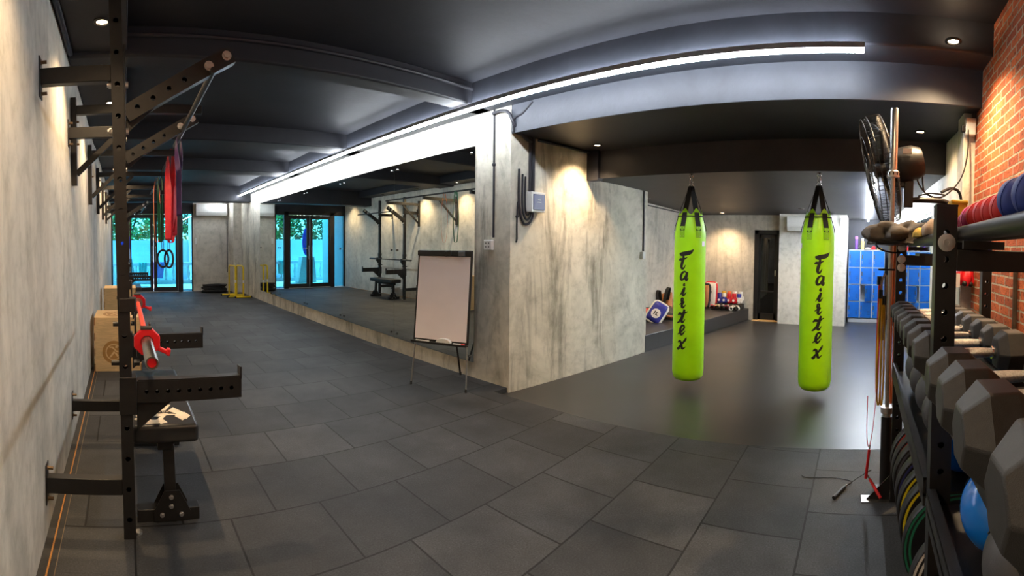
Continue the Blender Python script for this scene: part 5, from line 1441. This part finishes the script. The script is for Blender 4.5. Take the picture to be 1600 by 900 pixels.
# resistance tubes hanging beside the upright barbell
def rtube(lab, x, y, z0, z1, mat, sp=0.02, hm='blackplastic'):
    t = thing('resistance_tube', lab, 'resistance tube', (x, y, 0), 0, 'resistance tubes by the upright barbell')
    pts = [(0, -sp * 0.3, z0), (0.005, -sp * 0.8, (z0 * 2 + z1) / 3), (0.008, -sp, (z0 + 2 * z1) / 3), (0, -sp * 0.5, z1), (0.004, sp * 0.5, z1), (0.01, sp, (z0 + 2 * z1) / 3), (0.004, sp * 0.8, (z0 * 2 + z1) / 3), (0, sp * 0.3, z0)]
    b = MB(); b.tube(catmull(pts, 5), 0.0055, 8); b.build('latex_tube', mat, t)
    b = MB(); b.cyl((0, -0.006, z0 - 0.005), (0, -0.006, z0 + 0.05), 0.008, n=10); b.cyl((0, 0.008, z0 - 0.005), (0, 0.008, z0 + 0.05), 0.008, n=10); b.build('handle', hm, t)
rtube('yellow resistance tube left of the upright barbell', 2.88, -0.120, 1.22, 0.585, 'band_yellow', 0.013)
rtube('second yellow resistance tube close to the barbell shaft', 2.90, -0.140, 1.18, 0.575, 'band_yellow', 0.010)
rtube('red resistance tube left of the yellow ones', 2.95, -0.112, 1.30, 0.64, 'band_red', 0.006)
rtube('orange red resistance tube right of the upright barbell', 2.90, -0.200, 1.55, 0.60, 'band_orange', 0.008)
rtube('white resistance tube between barbell and rack post', 2.92, -0.222, 1.10, 0.545, 'band_white', 0.010)
rtube('green resistance tube against the far rack post', 2.90, -0.236, 1.12, 0.575, 'band_green', 0.008)
b = MB(); b.cyl((2.865, -0.20, 1.395), (2.865, -0.10, 1.395), 0.006, n=10); b.build('hook_peg', 'steel', rk)
# light cords looped over the barbell top end (pale hanging strap)
b = MB(); b.sweep(catmull([(2.90, -0.145, 1.37), (2.90, -0.125, 1.30), (2.90, -0.122, 1.05), (2.90, -0.13, 0.95), (2.905, -0.15, 1.05), (2.905, -0.155, 1.36)], 5), [(-0.007, -0.002), (0.007, -0.002), (0.007, 0.002), (-0.007, 0.002)], up=(0, 1, 0)); o = b.build('webbing_strap', 'cloth_b'); tag(o, 'pale webbing strap hanging beside the barbell shaft', 'strap')
# skipping ropes
def rope_handle(b, p, q, r=0.0085): b.cyl(p, q, r, r * 1.15, 12)
t = thing('skipping_rope', 'skipping rope with red handles hanging by the rack foot', 'skipping rope', (2.86, -0.10, 0))
b = MB(); b.tube(catmull([(0.0, 0.045, 0.62), (-0.01, 0.045, 0.40), (0.0, 0.03, 0.31), (0.02, 0.008, 0.42), (0.02, -0.01, 0.66)], 6), 0.0022, 6); b.build('cable', 'band_red', t)
for p, q in (((-0.02, 0.028, 0.30), (-0.03, 0.045, 0.13)), ((-0.02, 0.022, 0.12), (-0.10, -0.045, 0.045))):
    b = MB(); rope_handle(b, p, q); h = b.build('handle', 'red_plastic', t)
    b = MB(); b.cyl(p, tuple(Vector(p) + (Vector(p) - Vector(q)).normalized() * 0.03), 0.005, n=8); b.build('ferrule', 'chrome', h)
t = thing('skipping_rope', 'thin black skipping rope lying on the rubber floor', 'skipping rope', (2.90, 0.05, 0))
b = MB(); b.tube(catmull([(0.06, 0.02, 0.012), (0.14, -0.02, 0.004), (0.18, 0.10, 0.004), (0.16, 0.28, 0.004), (0.20, 0.32, 0.004)], 6), 0.0025, 6); b.tube(catmull([(0.06, 0.02, 0.012), (0.10, -0.06, 0.05), (0.06, -0.14, 0.12)], 5), 0.0025, 6); b.build('cable', 'blackplastic', t)
b = MB(); rope_handle(b, (0.055, 0.022, 0.012), (-0.09, 0.085, 0.012), 0.010); h = b.build('handle', 'blackplastic', t)
b = MB(); b.cyl((0.055, 0.022, 0.012), (0.075, 0.012, 0.012), 0.006, n=8); b.build('ferrule', 'chrome', h)
# sandbag / weight vest thrown over the rack end
def blob(name, lab, cat, c, rad, mat, seed, amp=0.18, rot=(0, 0, 0)):
    rr = random.Random(seed); ph = [(rr.uniform(2, 6), rr.uniform(0, 6), rr.uniform(2, 7), rr.uniform(0, 6)) for _ in range(5)]
    b = MB(); b.sphere((0, 0, 0), 1, 40, 24)
    o2 = []
    for x, y, z in b.v:
        d = sum(math.sin(x * p[0] * 1.4 + p[1]) * math.sin(y * p[2] * 1.4 + z * 2 + p[3]) for p in ph) / 5
        k = 1 + amp * d
        zz = max(z, -0.45)
        o2.append((math.copysign(abs(x) ** 0.75, x) * rad[0] * k, math.copysign(abs(y) ** 0.75, y) * rad[1] * k, zz * rad[2] * (1 + amp * d)))
    b.v = o2; o = b.build(name, mat, smooth=70); o.location = c; o.rotation_euler = rot
    if lab: tag(o, lab, cat)
    return o
vt = thing('weight_vest', 'dark grey padded vest slung over the far end of the rack', 'vest', (2.66, -0.225, 1.585))
for nm, c, rad, mt, sd, am in (('padding', (0.02, 0.03, 0.01), (0.25, 0.17, 0.075), 'cloth', 3, 0.65), ('flap', (0.10, 0.075, -0.02), (0.17, 0.13, 0.045), 'leather_black', 8, 0.3)):
    o = blob(nm, None, None, c, rad, mt, sd, am); o.parent = vt
b = MB(); b.tube(catmull([(0.05, 0.16, -0.02), (-0.02, 0.13, -0.065), (0.06, 0.05, -0.085), (0.10, -0.02, -0.08)], 5), 0.005, 8); b.build('strap', 'webbing', vt)
blob('yellow_cloth', 'small yellow cloth tucked beside the grey vest on the rack', 'cloth', (2.25, -0.285, 1.592), (0.12, 0.045, 0.030), 'cloth_y', 11, 0.3)
blob('beige_cloth', 'crumpled beige cloth beside the yellow one on the rack', 'cloth', (2.03, -0.310, 1.60), (0.13, 0.055, 0.045), 'cloth_b', 12, 0.35)
# yellow case and small black parts behind the near post
t = thing('foam_block', 'yellow plastic case standing on the top tubes behind the near post', 'case', (1.565, -0.318, 1.582))
b = MB(); b.box(-0.035, 0.035, -0.027, 0.027, 0, 0.095); b.build('case_body', 'band_yellow', t, bevel=0.008)
b = MB(); b.box(-0.037, 0.037, -0.029, 0.029, 0.083, 0.100); b.build('lid', 'band_yellow', t, bevel=0.006)
t = thing('ankle_weight', 'small black and blue strap weight beside the yellow case', 'weight', (1.70, -0.42, 1.50))
b = MB(); b.box(-0.04, 0.04, -0.05, 0.05, 0.0, 0.15); b.build('strap_body', 'p_blue', t, bevel=0.012)
b = MB(); b.box(-0.045, -0.01, -0.055, 0.02, 0.10, 0.165); b.build('buckle', 'blackplastic', t, bevel=0.004)
b = MB(); b.box(1.64, 1.77, -0.48, -0.20, 1.49, 1.50); b.build('side_tray', 'steel', rk)
# red gear on the pilaster and wall
t = thing('head_guard', 'red head guard with a white tag hanging on the brick corner', 'head guard', (3.70, -0.825, 1.30))
o = blob('shell', None, None, (0, 0, 0), (0.09, 0.075, 0.10), 'leather_red', 21, 0.3); o.parent = t
b = MB(); b.sphere((-0.085, 0.02, -0.03), 0.022, 12, 8); b.sphere((-0.08, -0.03, -0.035), 0.022, 12, 8); b.build('vent', 'leather_black', t)
b = MB(); b.box(-0.10, -0.095, 0.06, 0.10, -0.06, 0.05); b.build('paper_tag', 'tag', t)
b = MB(); b.cyl((0, -0.075, 0.12), (0, 0.02, 0.12), 0.008); b.build('wall_peg', 'steel', t)
t = thing('head_guard', 'small red guard showing under the top tube by the brick wall', 'head guard', (3.30, -0.845, 1.545))
o = blob('shell', None, None, (0, 0, 0), (0.07, 0.055, 0.075), 'leather_red', 25, 0.2); o.parent = t
b = MB(); b.cyl((0, -0.055, 0.06), (0, 0.01, 0.06), 0.008); b.build('wall_peg', 'steel', t)
# cracked mortar line / pipe low on the brick wall
b = MB(); b.tube([(2.62, BK + 0.010, 0.9), (2.62, BK + 0.010, 1.48)], 0.016, 8); o = b.build('conduit_pipe', 'bark'); tag(o, 'short brown pipe on the brick wall below the red guards', 'pipe')
# wall fan --------------------------------------------------------------------------
F = thing('wall_fan', 'large black wall fan with a wire cage beside the upright barbell', 'fan', (3.30, -0.165, 2.09))
tilt = math.radians(14)
ax = Vector((-0.04, math.cos(tilt), -math.sin(tilt))).normalized()              # blowing towards +y and down
s = Vector((1, 0, 0)) - ax * ax.x; s.normalize(); u = ax.cross(s)
P = lambda r, a, h: tuple(ax * h + s * (r * math.cos(a)) + u * (r * math.sin(a)))
RF = 0.37
b = MB()
for r, h in ((RF, 0.0), (RF, 0.09), (RF * 0.97, 0.125), (RF * 0.66, 0.14), (RF * 0.33, 0.145), (RF * 0.75, -0.025), (RF * 0.45, -0.04)):
    b.tube([P(r, 2 * PI * i / 48, h) for i in range(48)], 0.0032, 6, True)
b.build('cage_ring', 'fan_wire', F)
b = MB()
for k in range(72):
    a = 2 * PI * k / 72
    b.tube([P(0.07, a, 0.146), P(RF * 0.6, a, 0.142), P(RF * 0.96, a, 0.127), P(RF + 0.002, a, 0.09), P(RF + 0.002, a, 0.0), P(RF * 0.75, a, -0.026), P(RF * 0.3, a, -0.045)], 0.0017, 4)
b.build('cage_wire', 'fan_wire', F)
b = MB(); b.lathe([(0, 0.0), (0.07, 0.0), (0.07, 0.008), (0, 0.012)], tuple(ax * 0.142), tuple(ax), 24); b.build('badge', 'brushed', F)
for k in range(3):
    b = MB(); a0 = 2 * PI * k / 3; vs = []
    for i in range(8):
        r = 0.05 + 0.27 * i / 7
        for j in range(5):
            a = a0 + (-0.35 + 0.7 * j / 4) * (1 if i else 0.6); vs.append(P(r, a, 0.045 + 0.045 * (j / 4 - 0.5)))
    b.add(vs, [(i * 5 + j, i * 5 + j + 1, (i + 1) * 5 + j + 1, (i + 1) * 5 + j) for i in range(7) for j in range(4)])
    o = b.build('blade', 'steel', F, smooth=60); m_ = o.modifiers.new('solid', 'SOLIDIFY'); m_.thickness = 0.004
b = MB(); b.lathe([(0, 0.10), (0.05, 0.10), (0.05, 0.02), (0.10, -0.03), (0.125, -0.09), (0.125, -0.19), (0.10, -0.245), (0, -0.25)], (0, 0, 0), tuple(ax), 32); mo = b.build('motor_housing', 'steel', F)
c = ax * -0.12 + s * -0.126
b = MB(); b.box(-0.012 + c.x - 0.003, c.x + 0.006, c.y - 0.03, c.y + 0.03, c.z + 0.05, c.z + 0.085); b.build('sticker', 'tag', mo)
mcx = ax * -0.14
b = MB(); b.box(mcx.x - 0.03, mcx.x + 0.03, mcx.y - 0.045, mcx.y + 0.02, -0.27, -0.06); b.box(mcx.x - 0.025, mcx.x + 0.025, mcx.y, mcx.y + 0.09, -0.13, -0.09); b.build('tilt_bracket', 'steel', F, bevel=0.006)
b = MB(); b.tube(catmull([(mcx.x, mcx.y - 0.03, -0.215), (mcx.x + 0.01, mcx.y - 0.18, -0.212), (mcx.x + 0.02, mcx.y - 0.30, -0.225), (mcx.x + 0.03, mcx.y - 0.44, -0.33), (mcx.x + 0.03, -0.735, -0.40)], 6), 0.020, 12); b.build('wall_arm', 'steel', F)
b = MB(); b.box(mcx.x - 0.03, mcx.x + 0.09, -0.735, -0.72, -0.52, -0.28); b.build('wall_plate', 'steel', F, bevel=0.003)
b = MB(); b.tube(catmull([tuple(mcx + Vector((-0.08, -0.03, 0.02))), (0.0, -0.22, -0.10), (0.05, -0.30, -0.17), (0.12, -0.42, -0.165), (0.20, -0.56, -0.02), (0.34, -0.64, 0.20), (0.42, -0.66, 0.42)], 7), 0.006, 8)
b.tube(catmull([tuple(mcx + Vector((-0.05, -0.10, 0.0))), (0.03, -0.26, -0.14), (0.04, -0.33, -0.19), (0.02, -0.22, -0.19), (0.03, -0.30, -0.16), (0.08, -0.42, -0.16)], 7), 0.006, 8)
b.build('power_cord', 'blackplastic', F)
ob = thing('wall_socket', 'white wall socket with a plug high on the pilaster', 'socket', (3.775, -0.845, 2.54))
b = MB(); b.box(-0.06, 0.004, -0.045, 0.04, -0.07, 0.07); b.build('body', 'white_plastic', ob, bevel=0.008)
b = MB(); b.box(-0.045, -0.005, 0.035, 0.07, -0.045, 0.01); b.build('plug', 'blackplastic', ob, bevel=0.006)
conduit('thick black cable curving down the pilaster behind the rack', [(3.62, -0.60, 1.98), (3.66, -0.70, 2.02), (3.72, -0.78, 1.95), (3.74, -0.79, 1.60)], 0.012, k=6)
# ================================================================== CAMERA, WORLD
f = 734.0031
cam = bpy.data.cameras.new('panorama_camera'); co = bpy.data.objects.new('panorama_camera', cam); COL.objects.link(co)
cam.type = 'PANO'; cam.panorama_type = 'CENTRAL_CYLINDRICAL'
cam.central_cylindrical_range_u_min = -800 / f; cam.central_cylindrical_range_u_max = 800 / f
cam.central_cylindrical_range_v_min = -(900 - 402.3641) / f; cam.central_cylindrical_range_v_max = 402.3641 / f
cam.central_cylindrical_radius = 1.0
cam.clip_start = 0.01; cam.clip_end = 200
pt, rl, yaw = -0.0261330366, -0.010385697, (800 - 194.297449) / f
R1 = Matrix(((1, 0, 0), (0, math.cos(pt), -math.sin(pt)), (0, math.sin(pt), math.cos(pt))))
R2 = Matrix(((math.cos(rl), 0, math.sin(rl)), (0, 1, 0), (-math.sin(rl), 0, math.cos(rl))))
Rz = Matrix(((math.cos(yaw), math.sin(yaw), 0), (-math.sin(yaw), math.cos(yaw), 0), (0, 0, 1)))
A = Rz @ R1 @ R2                                             # (right, forward, up) -> world
right, fwd, up = A.col[0], A.col[1], A.col[2]
co.matrix_world = Matrix(((right[0], up[0], -fwd[0], 0), (right[1], up[1], -fwd[1], 0), (right[2], up[2], -fwd[2], 1.5), (0, 0, 0, 1)))
scene.camera = co
w = bpy.data.worlds.new('daylight'); scene.world = w; w.use_nodes = True
nt = w.node_tree; bg = nt.nodes['Background']
sky = nt.nodes.new('ShaderNodeTexSky'); sky.sky_type = 'NISHITA'; sky.sun_elevation = math.radians(58); sky.sun_rotation = math.radians(70); sky.sun_disc = False
nt.links.new(sky.outputs[0], bg.inputs[0]); bg.inputs[1].default_value = 0.55
L = bpy.data.lights.new('sun', 'SUN'); L.energy = 6.5; L.angle = math.radians(0.6); L.color = (1, 0.96, 0.9)
o = bpy.data.objects.new('sun', L); COL.objects.link(o); o.location = (0, 22, 12); o.rotation_euler = (math.radians(-12), math.radians(-32), 0)
vs = scene.view_settings
vs.view_transform = 'Standard'; vs.look = 'None'; vs.gamma = 1.0; vs.use_curve_mapping = False; vs.exposure = 1.12
scene.display_settings.display_device = 'sRGB'
cy = scene.cycles
cy.max_bounces = 10; cy.diffuse_bounces = 4; cy.glossy_bounces = 5; cy.transmission_bounces = 6; cy.transparent_max_bounces = 12
cy.sample_clamp_indirect = 6.0; cy.caustics_reflective = False; cy.caustics_refractive = False
cy.use_denoising = True
